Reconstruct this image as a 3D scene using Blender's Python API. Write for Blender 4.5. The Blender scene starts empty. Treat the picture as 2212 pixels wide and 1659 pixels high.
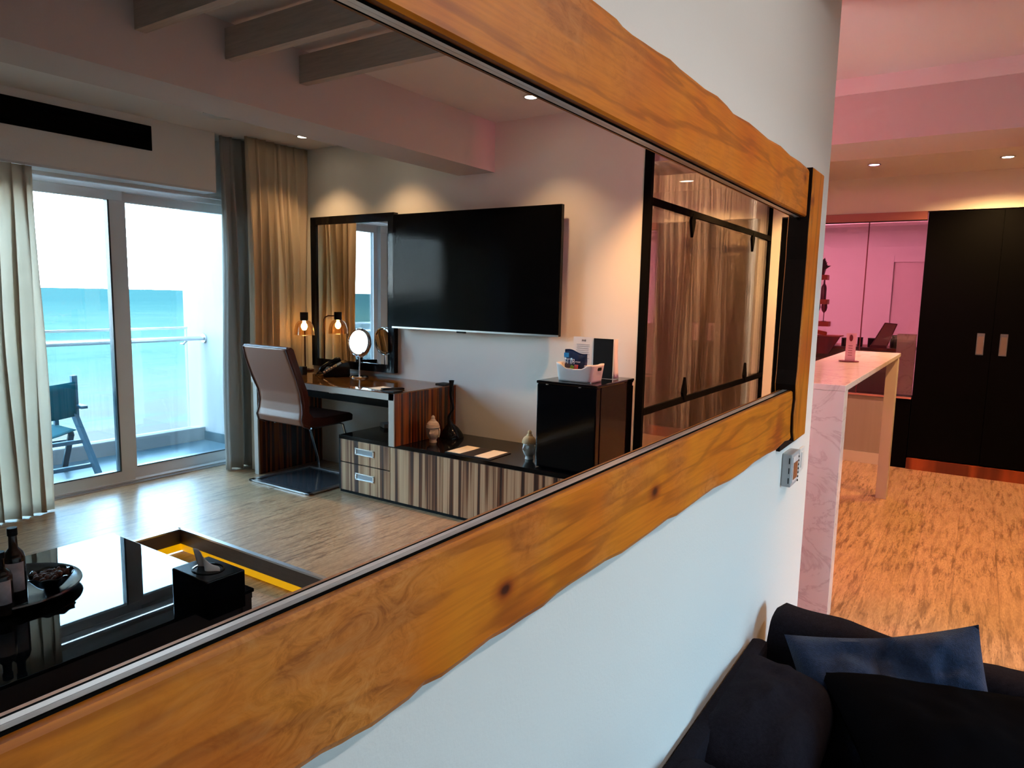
import bpy, bmesh, math, random
from mathutils import Vector, Matrix, Euler, noise
R = math.radians
PI = math.pi
C = bpy.context.scene.collection
scn = bpy.context.scene

# ---------------------------------------------------------------- camera
cam_d = bpy.data.cameras.new('camera'); cam = bpy.data.objects.new('camera', cam_d); C.objects.link(cam)
cam_d.sensor_width = 36.0; cam_d.lens = 24.639; cam_d.clip_start = 0.02; cam_d.clip_end = 20000
rr = Vector((0.554087, -0.832212, 0.020256)); uu = Vector((0.092321, 0.085614, 0.992042)); ff = Vector((0.827323, 0.547808, -0.124268))
m = Matrix((rr, uu, -ff)).transposed().to_4x4(); m.translation = Vector((0, 0, 1.4)); cam.matrix_world = m
scn.camera = cam
# ---------------------------------------------------------------- view
vs = scn.view_settings
vs.view_transform = 'Standard'; vs.look = 'None'; vs.gamma = 1.0; vs.use_curve_mapping = False
vs.exposure = 0.95
scn.cycles.max_bounces = 8; scn.cycles.diffuse_bounces = 3; scn.cycles.glossy_bounces = 5; scn.cycles.transmission_bounces = 5
scn.cycles.use_adaptive_sampling = True; scn.cycles.adaptive_threshold = 0.12; scn.cycles.adaptive_min_samples = 16
scn.cycles.transparent_max_bounces = 12; scn.cycles.sample_clamp_indirect = 6.0
scn.cycles.caustics_reflective = False; scn.cycles.caustics_refractive = False
scn.cycles.use_denoising = True
# ---------------------------------------------------------------- sky
W = bpy.data.worlds.new('sky'); scn.world = W; W.use_nodes = True
nt = W.node_tree; nt.nodes.clear()
out = nt.nodes.new('ShaderNodeOutputWorld'); bg = nt.nodes.new('ShaderNodeBackground')
tc = nt.nodes.new('ShaderNodeTexCoord'); sp = nt.nodes.new('ShaderNodeSeparateXYZ'); cr = nt.nodes.new('ShaderNodeValToRGB')
nt.links.new(tc.outputs['Generated'], sp.inputs[0]); nt.links.new(sp.outputs['Z'], cr.inputs[0]); nt.links.new(cr.outputs[0], bg.inputs[0]); nt.links.new(bg.outputs[0], out.inputs[0])
e_ = cr.color_ramp.elements; e_[0].position = 0.0; e_[0].color = (0.92, 0.98, 1.0, 1); e_[1].position = 0.6; e_[1].color = (0.46, 0.70, 1.0, 1)
x_ = e_.new(0.13); x_.color = (0.62, 0.86, 1.0, 1); x_ = e_.new(0.30); x_.color = (0.38, 0.70, 1.0, 1)
bg.inputs['Strength'].default_value = 15.0

def link(o): C.objects.link(o); return o
def light(kind, name, loc, energy, color, size=0.1, aim=None, spot=70, blend=0.6, size_y=None):
    d = bpy.data.lights.new(name, kind); d.energy = energy; d.color = color
    if kind == 'AREA':
        d.size = size
        if size_y: d.shape = 'RECTANGLE'; d.size_y = size_y
    elif kind in ('POINT', 'SPOT'): d.shadow_soft_size = size
    if kind == 'SPOT': d.spot_size = R(spot); d.spot_blend = blend
    o = link(bpy.data.objects.new(name, d)); o.location = loc
    if aim is not None: o.rotation_euler = (Vector(aim) - Vector(loc)).to_track_quat('-Z', 'Y').to_euler()
    return o
def VY(v): return 1.016 - v          # distance measured behind the mirror -> real depth in the room

# daylight is the sky through the sliding door; this portal only guides sampling to it
pt = light('AREA', 'door_portal', (2.3, VY(5.08), 1.05), 1, (1, 1, 1), 2.9, aim=(2.3, 0, 1.05), size_y=2.1); pt.data.cycles.is_portal = True
PINK = (1.0, 0.20, 0.27); WARM = (1.0, 0.62, 0.30)
light('POINT', 'kitchen_pink_light', (2.55, 2.1, 2.1), 34, PINK, 0.05)
light('POINT', 'hatch_room_pink_light', (7.25, 2.35, 2.25), 42, (1.0, 0.36, 0.52), 0.10)
light('POINT', 'bathroom_light', (5.4, -1.9, 1.9), 85, (1.0, 0.74, 0.52), 0.2)

# ================================================================= materials
def srgb(r, g, b):
    f = lambda c: (c / 255 / 12.92) if c / 255 <= 0.04045 else ((c / 255 + 0.055) / 1.055) ** 2.4
    return (f(r), f(g), f(b), 1)
def mat(name, col=(0.5, 0.5, 0.5, 1), rough=0.5, metal=0.0, spec=0.5, bump=0, bscale=60, coat=0, var=0.0, vscale=8, stretch=(1, 1, 1), sheen=0, emis=None, estr=0, trans=0, alpha=1, ior=1.45):
    M = bpy.data.materials.new(name); M.use_nodes = True; t = M.node_tree; b = t.nodes['Principled BSDF']
    if len(col) == 3: col = (*col, 1)
    b.inputs['Base Color'].default_value = col; b.inputs['Roughness'].default_value = rough; b.inputs['Metallic'].default_value = metal
    b.inputs['Specular IOR Level'].default_value = spec; b.inputs['Coat Weight'].default_value = coat; b.inputs['Coat Roughness'].default_value = 0.03
    b.inputs['Sheen Weight'].default_value = sheen; b.inputs['Transmission Weight'].default_value = trans; b.inputs['Alpha'].default_value = alpha; b.inputs['IOR'].default_value = ior
    if emis: b.inputs['Emission Color'].default_value = (*emis[:3], 1); b.inputs['Emission Strength'].default_value = estr
    if var or bump:
        tc = t.nodes.new('ShaderNodeTexCoord'); mp = t.nodes.new('ShaderNodeMapping'); mp.inputs['Scale'].default_value = stretch
        t.links.new(tc.outputs['Object'], mp.inputs[0])
    if var:
        n = t.nodes.new('ShaderNodeTexNoise'); n.inputs['Scale'].default_value = vscale; n.inputs['Detail'].default_value = 5
        t.links.new(mp.outputs[0], n.inputs['Vector'])
        mx = t.nodes.new('ShaderNodeMix'); mx.data_type = 'RGBA'
        mx.inputs[6].default_value = tuple(max(0, c * (1 - var)) for c in col[:3]) + (1,); mx.inputs[7].default_value = tuple(min(1, c * (1 + var)) for c in col[:3]) + (1,)
        t.links.new(n.outputs['Fac'], mx.inputs[0]); t.links.new(mx.outputs[2], b.inputs['Base Color'])
    if bump:
        n2 = t.nodes.new('ShaderNodeTexNoise'); n2.inputs['Scale'].default_value = bscale; n2.inputs['Detail'].default_value = 4
        t.links.new(mp.outputs[0], n2.inputs['Vector'])
        bp = t.nodes.new('ShaderNodeBump'); bp.inputs['Strength'].default_value = bump; bp.inputs['Distance'].default_value = 0.004
        t.links.new(n2.outputs['Fac'], bp.inputs['Height']); t.links.new(bp.outputs[0], b.inputs['Normal'])
    return M
def ramp(t, fac, stops, interp='LINEAR'):
    r = t.nodes.new('ShaderNodeValToRGB'); e = r.color_ramp.elements; r.color_ramp.interpolation = interp
    e[0].position = stops[0][0]; e[0].color = stops[0][1]; e[1].position = stops[-1][0]; e[1].color = stops[-1][1]
    for p, c in stops[1:-1]:
        x = e.new(p); x.color = c
    t.links.new(fac, r.inputs[0]); return r
def nmap(t, scale, src='Object', loc=(0, 0, 0)):
    tc = t.nodes.new('ShaderNodeTexCoord'); mp = t.nodes.new('ShaderNodeMapping'); mp.inputs['Scale'].default_value = scale; mp.inputs['Location'].default_value = loc
    t.links.new(tc.outputs[src], mp.inputs[0]); return mp.outputs[0]
def nz(t, vec, scale, detail=4, rough=0.5, dist=0):
    n = t.nodes.new('ShaderNodeTexNoise'); n.inputs['Scale'].default_value = scale; n.inputs['Detail'].default_value = detail; n.inputs['Roughness'].default_value = rough; n.inputs['Distortion'].default_value = dist
    t.links.new(vec, n.inputs['Vector']); return n.outputs['Fac']
def mix(t, fac, a, b, mode='MIX'):
    x = t.nodes.new('ShaderNodeMix'); x.data_type = 'RGBA'; x.blend_type = mode
    for i, v in ((0, fac), (6, a), (7, b)):
        if hasattr(v, 'links'): t.links.new(v, x.inputs[i])
        else: x.inputs[i].default_value = v
    return x.outputs[2]
def math_(t, op, a, b=0.0):
    x = t.nodes.new('ShaderNodeMath'); x.operation = op
    for i, v in ((0, a), (1, b)):
        if hasattr(v, 'links'): t.links.new(v, x.inputs[i])
        else: x.inputs[i].default_value = v
    return x.outputs[0]
def bare(name, rough=0.5, spec=0.5, coat=0):
    M = bpy.data.materials.new(name); M.use_nodes = True; t = M.node_tree; b = t.nodes['Principled BSDF']
    b.inputs['Roughness'].default_value = rough; b.inputs['Specular IOR Level'].default_value = spec; b.inputs['Coat Weight'].default_value = coat; b.inputs['Coat Roughness'].default_value = 0.05
    return M, t, b
def bumpit(t, b, h, s=0.3, d=0.003):
    bp = t.nodes.new('ShaderNodeBump'); bp.inputs['Strength'].default_value = s; bp.inputs['Distance'].default_value = d
    t.links.new(h, bp.inputs['Height']); t.links.new(bp.outputs[0], b.inputs['Normal'])

def live_wood(name, vertical=False):
    M, t, b = bare(name, 0.42, 0.4)
    sc = (9, 9, 0.8) if vertical else (0.8, 9, 9)
    v = nmap(t, sc); v1 = nmap(t, (1, 1, 1))
    warp = nz(t, v1, 3.2, 3, 0.5)
    a = t.nodes.new('ShaderNodeTexNoise'); a.inputs['Scale'].default_value = 1.6; a.inputs['Detail'].default_value = 3; a.inputs['Distortion'].default_value = 0.35; t.links.new(v, a.inputs['Vector'])
    rings = math_(t, 'SINE', math_(t, 'ADD', math_(t, 'MULTIPLY', a.outputs['Fac'], 26.0), math_(t, 'MULTIPLY', warp, 7.0)))
    rf = math_(t, 'ADD', math_(t, 'MULTIPLY', rings, 0.5), 0.5)
    base = ramp(t, warp, [(0.3, srgb(208, 108, 12)), (0.5, srgb(218, 128, 24)), (0.7, srgb(196, 92, 22))]).outputs[0]
    lines = ramp(t, rf, [(0.0, (0.50, 0.42, 0.36, 1)), (0.22, (0.94, 0.92, 0.9, 1)), (1, (1, 1, 1, 1))]).outputs[0]
    c = mix(t, 0.62, base, lines, 'MULTIPLY')
    fine = nz(t, nmap(t, (60, 60, 3) if vertical else (3, 60, 60)), 3.0, 3)
    c = mix(t, 0.35, c, ramp(t, fine, [(0.35, (0.6, 0.5, 0.42, 1)), (0.6, (1, 1, 1, 1))]).outputs[0], 'MULTIPLY')
    # burr patches and knots
    pv = nmap(t, (1, 1, 1), loc=(0.3, 0, 0.1)); pn = nz(t, pv, 2.1, 2)
    fig = nz(t, nmap(t, (5, 5, 9)), 4.0, 6, 0.7, 2.0)
    c = mix(t, math_(t, 'MULTIPLY', ramp(t, pn, [(0.52, (0, 0, 0, 1)), (0.64, (1, 1, 1, 1))]).outputs[0], 0.6), c, ramp(t, fig, [(0.35, srgb(120, 68, 34)), (0.5, srgb(196, 124, 62)), (0.65, srgb(214, 150, 88))]).outputs[0])
    vo = t.nodes.new('ShaderNodeTexVoronoi'); vo.inputs['Scale'].default_value = 3.4; vo.inputs['Randomness'].default_value = 1.0
    t.links.new(nmap(t, (1, 1, 1.6), loc=(0.11, 0, 0.3)), vo.inputs['Vector'])
    kn = ramp(t, vo.outputs['Distance'], [(0.025, (0.10, 0.04, 0.02, 1)), (0.05, (0.5, 0.3, 0.2, 1)), (0.075, (0.75, 0.6, 0.5, 1)), (0.13, (1, 1, 1, 1))]).outputs[0]
    c = mix(t, 1.0, c, kn, 'MULTIPLY')
    t.links.new(c, b.inputs['Base Color']); bumpit(t, b, rf, 0.12, 0.001)
    return M
def floor_mat():
    M, t, b = bare('distressed_plank_floor', 0.30, 0.6)
    v = nmap(t, (1, 1, 1)); st = nmap(t, (1.0, 6.0, 1.0))
    br = t.nodes.new('ShaderNodeTexBrick'); br.inputs['Scale'].default_value = 1.0; br.inputs['Brick Width'].default_value = 1.3; br.inputs['Row Height'].default_value = 0.19
    br.inputs['Mortar Size'].default_value = 0.0025; br.inputs['Color1'].default_value = (1, 1, 1, 1); br.inputs['Color2'].default_value = (0.8, 0.78, 0.76, 1); br.inputs['Mortar'].default_value = (0.35, 0.3, 0.27, 1)
    t.links.new(v, br.inputs['Vector'])
    big = nz(t, nmap(t, (1, 3.0, 1)), 1.9, 4, 0.6, 0.5)
    mid = nz(t, nmap(t, (1.5, 14, 1)), 2.8, 8, 0.72, 0.5)
    fine = nz(t, nmap(t, (7, 46, 1)), 4.0, 5, 0.7)
    tick = nz(t, nmap(t, (9, 70, 1), loc=(3, 1, 0)), 2.4, 3, 0.6)
    patch = ramp(t, big, [(0.38, (0, 0, 0, 1)), (0.54, (1, 1, 1, 1))]).outputs[0]
    c = ramp(t, fine, [(0.3, srgb(150, 116, 82)), (0.5, srgb(180, 148, 112)), (0.7, srgb(200, 172, 136))]).outputs[0]
    c = mix(t, ramp(t, mid, [(0.40, (0, 0, 0, 1)), (0.66, (0.6, 0.6, 0.6, 1))]).outputs[0], c, srgb(116, 80, 52))
    dk1 = math_(t, 'MULTIPLY', patch, ramp(t, mid, [(0.50, (0, 0, 0, 1)), (0.60, (1, 1, 1, 1))]).outputs[0])
    c = mix(t, math_(t, 'MULTIPLY', dk1, 0.5), c, srgb(72, 44, 28))
    tk = math_(t, 'MULTIPLY', math_(t, 'ADD', math_(t, 'MULTIPLY', patch, 0.7), 0.3), ramp(t, tick, [(0.60, (0, 0, 0, 1)), (0.66, (1, 1, 1, 1))]).outputs[0])
    c = mix(t, math_(t, 'MULTIPLY', tk, 0.8), c, srgb(66, 42, 28))
    c = mix(t, 0.45, c, br.outputs['Color'], 'MULTIPLY')
    t.links.new(c, b.inputs['Base Color']); bumpit(t, b, mid, 0.12, 0.001)
    return M
def zebra(name, cols, sx=22, rough=0.38, coat=0.0):
    M, t, b = bare(name, rough, 0.5, coat)
    n1 = nz(t, nmap(t, (sx, sx, 0.35)), 1.0, 2, 0.5, 0.1); n2 = nz(t, nmap(t, (sx * 4, sx * 4, 0.8)), 1.0, 3, 0.6)
    c = ramp(t, n1, [(0.38, cols[0]), (0.455, cols[1]), (0.495, cols[2]), (0.58, cols[3])], 'CARDINAL').outputs[0]
    c = mix(t, 0.5, c, ramp(t, n2, [(0.35, (0.5, 0.42, 0.36, 1)), (0.6, (1, 1, 1, 1))]).outputs[0], 'MULTIPLY')
    t.links.new(c, b.inputs['Base Color']); return M
def marble(name, col):
    M, t, b = bare(name, 0.12, 0.5)
    n = nz(t, nmap(t, (1.6, 1.6, 2.4)), 1.6, 8, 0.6, 1.6)
    v = ramp(t, n, [(0.47, (1, 1, 1, 1)), (0.499, (0.80, 0.74, 0.76, 1)), (0.505, (0.9, 0.88, 0.88, 1)), (0.53, (1, 1, 1, 1))]).outputs[0]
    c = mix(t, 1.0, col, v, 'MULTIPLY'); t.links.new(c, b.inputs['Base Color']); return M
def sea_mat():
    M, t, b = bare('sea_water', 1.0, 0.0)
    geo = t.nodes.new('ShaderNodeTexCoord'); sp = t.nodes.new('ShaderNodeSeparateXYZ'); t.links.new(geo.outputs['Object'], sp.inputs[0])
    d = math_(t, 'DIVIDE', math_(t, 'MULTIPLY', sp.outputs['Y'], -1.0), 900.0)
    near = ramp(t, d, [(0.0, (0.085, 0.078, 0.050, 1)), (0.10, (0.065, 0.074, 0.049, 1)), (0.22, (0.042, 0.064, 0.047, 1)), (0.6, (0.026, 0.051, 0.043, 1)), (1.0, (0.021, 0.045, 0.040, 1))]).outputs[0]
    w = nz(t, nmap(t, (0.05, 0.22, 1)), 1.0, 6, 0.65); w2 = nz(t, nmap(t, (0.006, 0.02, 1)), 1.0, 4, 0.6)
    c = mix(t, 0.7, near, ramp(t, w, [(0.3, (0.62, 0.78, 0.85, 1)), (0.6, (1, 1, 1, 1)), (0.75, (1.25, 1.12, 1.08, 1))]).outputs[0], 'MULTIPLY')
    c = mix(t, 0.6, c, ramp(t, w2, [(0.35, (0.7, 0.86, 0.9, 1)), (0.65, (1, 1, 1, 1))]).outputs[0], 'MULTIPLY')
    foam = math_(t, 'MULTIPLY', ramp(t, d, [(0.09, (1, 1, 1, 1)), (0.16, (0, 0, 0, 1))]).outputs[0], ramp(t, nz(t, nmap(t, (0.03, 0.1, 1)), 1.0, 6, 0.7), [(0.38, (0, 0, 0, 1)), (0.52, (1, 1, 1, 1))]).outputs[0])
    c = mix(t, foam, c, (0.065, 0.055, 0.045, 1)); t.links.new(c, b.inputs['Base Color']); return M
def thin_glass(name, tint=(1, 1, 1, 1), refl=0.5, rough=0.0):
    M = bpy.data.materials.new(name); M.use_nodes = True; t = M.node_tree; t.nodes.clear()
    o = t.nodes.new('ShaderNodeOutputMaterial'); tr = t.nodes.new('ShaderNodeBsdfTransparent'); tr.inputs[0].default_value = tint
    g = t.nodes.new('ShaderNodeBsdfGlossy'); g.inputs['Roughness'].default_value = rough; g.inputs[0].default_value = (1, 1, 1, 1)
    fr = t.nodes.new('ShaderNodeFresnel'); fr.inputs[0].default_value = 1.5
    f = math_(t, 'MULTIPLY', fr.outputs[0], refl)
    mx = t.nodes.new('ShaderNodeMixShader'); t.links.new(f, mx.inputs[0]); t.links.new(tr.outputs[0], mx.inputs[1]); t.links.new(g.outputs[0], mx.inputs[2]); t.links.new(mx.outputs[0], o.inputs[0])
    return M
def cloth_mat(name, col, transl=0.35, weave=900, alpha=1.0):
    M = bpy.data.materials.new(name); M.use_nodes = True; t = M.node_tree; b = t.nodes['Principled BSDF']; o = t.nodes['Material Output']
    b.inputs['Base Color'].default_value = col; b.inputs['Roughness'].default_value = 0.9; b.inputs['Specular IOR Level'].default_value = 0.1
    tl = t.nodes.new('ShaderNodeBsdfTranslucent'); tl.inputs[0].default_value = col
    mx = t.nodes.new('ShaderNodeMixShader'); mx.inputs[0].default_value = transl
    t.links.new(b.outputs[0], mx.inputs[1]); t.links.new(tl.outputs[0], mx.inputs[2])
    bumpit(t, b, nz(t, nmap(t, (1, 1, 1)), weave, 2), 0.2, 0.001)
    if alpha < 1:
        tr = t.nodes.new('ShaderNodeBsdfTransparent'); m2 = t.nodes.new('ShaderNodeMixShader'); m2.inputs[0].default_value = alpha
        t.links.new(tr.outputs[0], m2.inputs[1]); t.links.new(mx.outputs[0], m2.inputs[2]); t.links.new(m2.outputs[0], o.inputs[0])
    else: t.links.new(mx.outputs[0], o.inputs[0])
    return M

M_wall = mat('white_wall_paint', (0.78, 0.78, 0.77), 0.85, spec=0.2, bump=0.12, bscale=180)
M_tvwall = mat('cream_wall_paint', (0.80, 0.77, 0.72), 0.85, spec=0.2, bump=0.12, bscale=180)
M_ceil = mat('ceiling_paint', (0.76, 0.73, 0.71), 0.9, spec=0.15, bump=0.08, bscale=150)
M_beam = mat('beam_paint', (0.58, 0.51, 0.49), 0.9, spec=0.15, bump=0.08, bscale=150)
M_rafter = mat('grey_limed_timber', (0.50, 0.44, 0.39), 0.7, spec=0.2, var=0.25, vscale=5, stretch=(20, 1.5, 20))
M_floor = floor_mat()
M_trim_metal = mat('steel_edge_trim', (0.55, 0.57, 0.6), 0.28, 1.0)
M_frame_h = live_wood('live_edge_timber'); M_frame_v = live_wood('live_edge_timber_upright', True)
M_mirror = mat('mirror_silver', (0.93, 0.93, 0.93), 0.0, 1.0)
M_bead = mat('polished_inner_bead', (0.85, 0.87, 0.9), 0.30, 0.9)
M_black = mat('matt_black', (0.005, 0.005, 0.006), 0.6, spec=0.2)
M_rod = mat('dull_black_rod', (0.004, 0.004, 0.004), 0.9, spec=0.03)
M_gloss_black = mat('gloss_black', (0.003, 0.003, 0.004), 0.08, spec=0.35)
M_ward = mat('black_lacquer', (0.0012, 0.0012, 0.0015), 0.45, spec=0.04)
M_redwood = zebra('red_brown_plinth_wood', [srgb(70, 26, 12), srgb(130, 56, 26), srgb(150, 70, 34), srgb(100, 42, 22)], 3)
M_zebra = zebra('striped_walnut_veneer', [srgb(66, 36, 24), srgb(132, 88, 60), srgb(190, 150, 114), srgb(206, 170, 134)], 24)
M_zebra_dark = zebra('red_striped_veneer', [srgb(40, 18, 12), srgb(112, 50, 22), srgb(160, 86, 36), srgb(74, 34, 22)], 17, 0.25, 0.2)
M_ash = mat('pale_ash_edge', (0.52, 0.46, 0.40), 0.4)
M_desk_top = zebra('glazed_oak_top', [srgb(170, 112, 58), srgb(206, 150, 84), srgb(216, 164, 100), srgb(188, 130, 72)], 5, 0.06, 1.0)
M_alu = mat('white_aluminium', (0.62, 0.63, 0.64), 0.4, spec=0.4)
M_alu_dark = mat('dark_seal', (0.03, 0.05, 0.06), 0.4)
M_chrome = mat('chrome', (0.8, 0.8, 0.8), 0.08, 1.0)
M_steel = mat('brushed_steel', (0.6, 0.6, 0.6), 0.3, 1.0)
M_leather = mat('taupe_leather', srgb(134, 86, 64), 0.42, bump=0.15, bscale=220, spec=0.5)
M_leather_side = mat('dark_brown_leather', srgb(70, 34, 26), 0.4, bump=0.15, bscale=220)
M_curtain = cloth_mat('beige_linen', (0.74, 0.62, 0.46, 1), 0.4)
M_drape = cloth_mat('grey_drape', (0.50, 0.49, 0.46, 1), 0.25)
M_sheer = cloth_mat('sheer_voile', (0.74, 0.66, 0.56, 1), 0.5, alpha=0.96)
M_sheer_b = cloth_mat('bathroom_voile', (0.78, 0.66, 0.56, 1), 0.55)
M_glass = thin_glass('window_glass', (0.93, 0.98, 0.99, 1), 0.8)
M_glass_p = thin_glass('partition_glass', (0.97, 0.95, 0.94, 1), 0.75)
M_glass_h = thin_glass('hatch_glass', (0.98, 0.94, 0.95, 1), 1.0)
M_clear = thin_glass('clear_glassware', (0.96, 0.97, 0.98, 1), 1.4)
M_marble = marble('veined_marble', (0.80, 0.74, 0.74, 1))
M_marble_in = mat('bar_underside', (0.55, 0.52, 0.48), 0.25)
M_taupe = mat('taupe_panel', (0.30, 0.25, 0.21), 0.22, var=0.1, vscale=3, stretch=(1, 8, 0.3))
M_tile = mat('balcony_tile', (0.030, 0.058, 0.070), 0.4, spec=0.2)
M_render = mat('balcony_render', (0.19, 0.20, 0.20), 0.9)
M_teal = mat('teal_painted_wood', (0.010, 0.055, 0.085), 0.5)
M_teal_cloth = cloth_mat('teal_canvas', (0.01, 0.09, 0.11, 1), 0.5)
M_yellow = mat('yellow_led_diffuser', (0.8, 0.45, 0.02), 0.5, emis=(1.0, 0.50, 0.0), estr=0.32)
M_lamp = mat('lit_lamp_disc', (1, 1, 1), 0.5, emis=(1.0, 0.85, 0.6), estr=14)
M_lamp_pink = mat('lit_pink_lamp_disc', (1, 1, 1), 0.5, emis=(1.0, 0.42, 0.95), estr=9)
M_bulb = mat('lit_bulb', (1, 1, 1), 0.5, emis=(1.0, 0.62, 0.25), estr=26)
M_brown_metal = mat('bronze_metal', (0.06, 0.02, 0.012), 0.35, 0.7)
M_amber = thin_glass('amber_glass', (1.0, 0.90, 0.74, 1), 0.5)
M_sofa = mat('charcoal_fabric', (0.013, 0.011, 0.016), 0.95, spec=0.08, bump=0.6, bscale=420, var=0.6, vscale=130)
M_pillow = mat('navy_fabric', (0.018, 0.032, 0.075), 0.95, spec=0.15, bump=0.7, bscale=380, var=0.5, vscale=110, sheen=0.2)
M_black_fab = mat('black_fabric', (0.002, 0.002, 0.003), 0.95, spec=0.03, bump=0.4, bscale=420)
M_paper = mat('cream_paper', (0.80, 0.68, 0.52), 0.8)
M_white_paper = mat('white_paper', (0.82, 0.79, 0.78), 0.8)
M_stone = mat('pale_stone', (0.62, 0.50, 0.41), 0.8, bump=0.3, bscale=120, var=0.12, vscale=20)
M_stone_w = mat('white_plaster', (0.72, 0.70, 0.66), 0.7, bump=0.2, bscale=120)
M_stone_cap = mat('ochre_stone', (0.68, 0.48, 0.27), 0.8, bump=0.3, bscale=150)
M_white_pl = mat('white_plastic', (0.72, 0.72, 0.73), 0.4)
M_grey_pl = mat('grey_plastic', (0.42, 0.45, 0.48), 0.4)
M_tissue = mat('tissue_paper', (0.75, 0.74, 0.75), 0.9)
M_table_wood = mat('dark_stained_wood', (0.018, 0.008, 0.005), 0.4)
M_table_glass = mat('black_back_painted_glass', (0.002, 0.003, 0.004), 0.012, spec=0.28)
M_bottle = mat('dark_bottle_glass', (0.006, 0.006, 0.007), 0.12)
M_bowl = mat('black_glazed_bowl', (0.006, 0.006, 0.007), 0.15, coat=0.5)
M_nuts = mat('dried_fruit', (0.10, 0.035, 0.02), 0.6)
M_text = mat('dark_print', (0.03, 0.03, 0.03), 0.6)
M_text_w = mat('white_print', (0.85, 0.85, 0.9), 0.5)
M_bag = mat('navy_foil_bag', (0.01, 0.025, 0.09), 0.22)
M_bag_blue = mat('light_blue_print', (0.05, 0.35, 0.75), 0.25)
M_red = mat('red_wrapper', (0.35, 0.03, 0.02), 0.35)
M_green = mat('green_wrapper', (0.10, 0.28, 0.04), 0.35)
M_lcd = mat('orange_brown_lcd', (0.22, 0.09, 0.05), 0.2)
M_shelf = mat('red_stained_shelf', (0.62, 0.12, 0.07), 0.5)
M_trough = zebra('dark_red_wood', [srgb(70, 14, 8), srgb(120, 26, 14), srgb(140, 34, 18), srgb(90, 18, 10)], 4)
M_acrylic = mat('pink_tinted_acrylic', (0.75, 0.42, 0.52), 0.15, alpha=0.75)
M_maroon = mat('maroon_base', (0.12, 0.01, 0.02), 0.3)
M_screen = mat('tilted_board_face', (0.35, 0.16, 0.15), 0.4)
M_leaf = mat('dark_leaf', (0.05, 0.015, 0.012), 0.6)
M_silver_h = mat('satin_nickel', (0.62, 0.55, 0.52), 0.25, 1.0)

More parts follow.
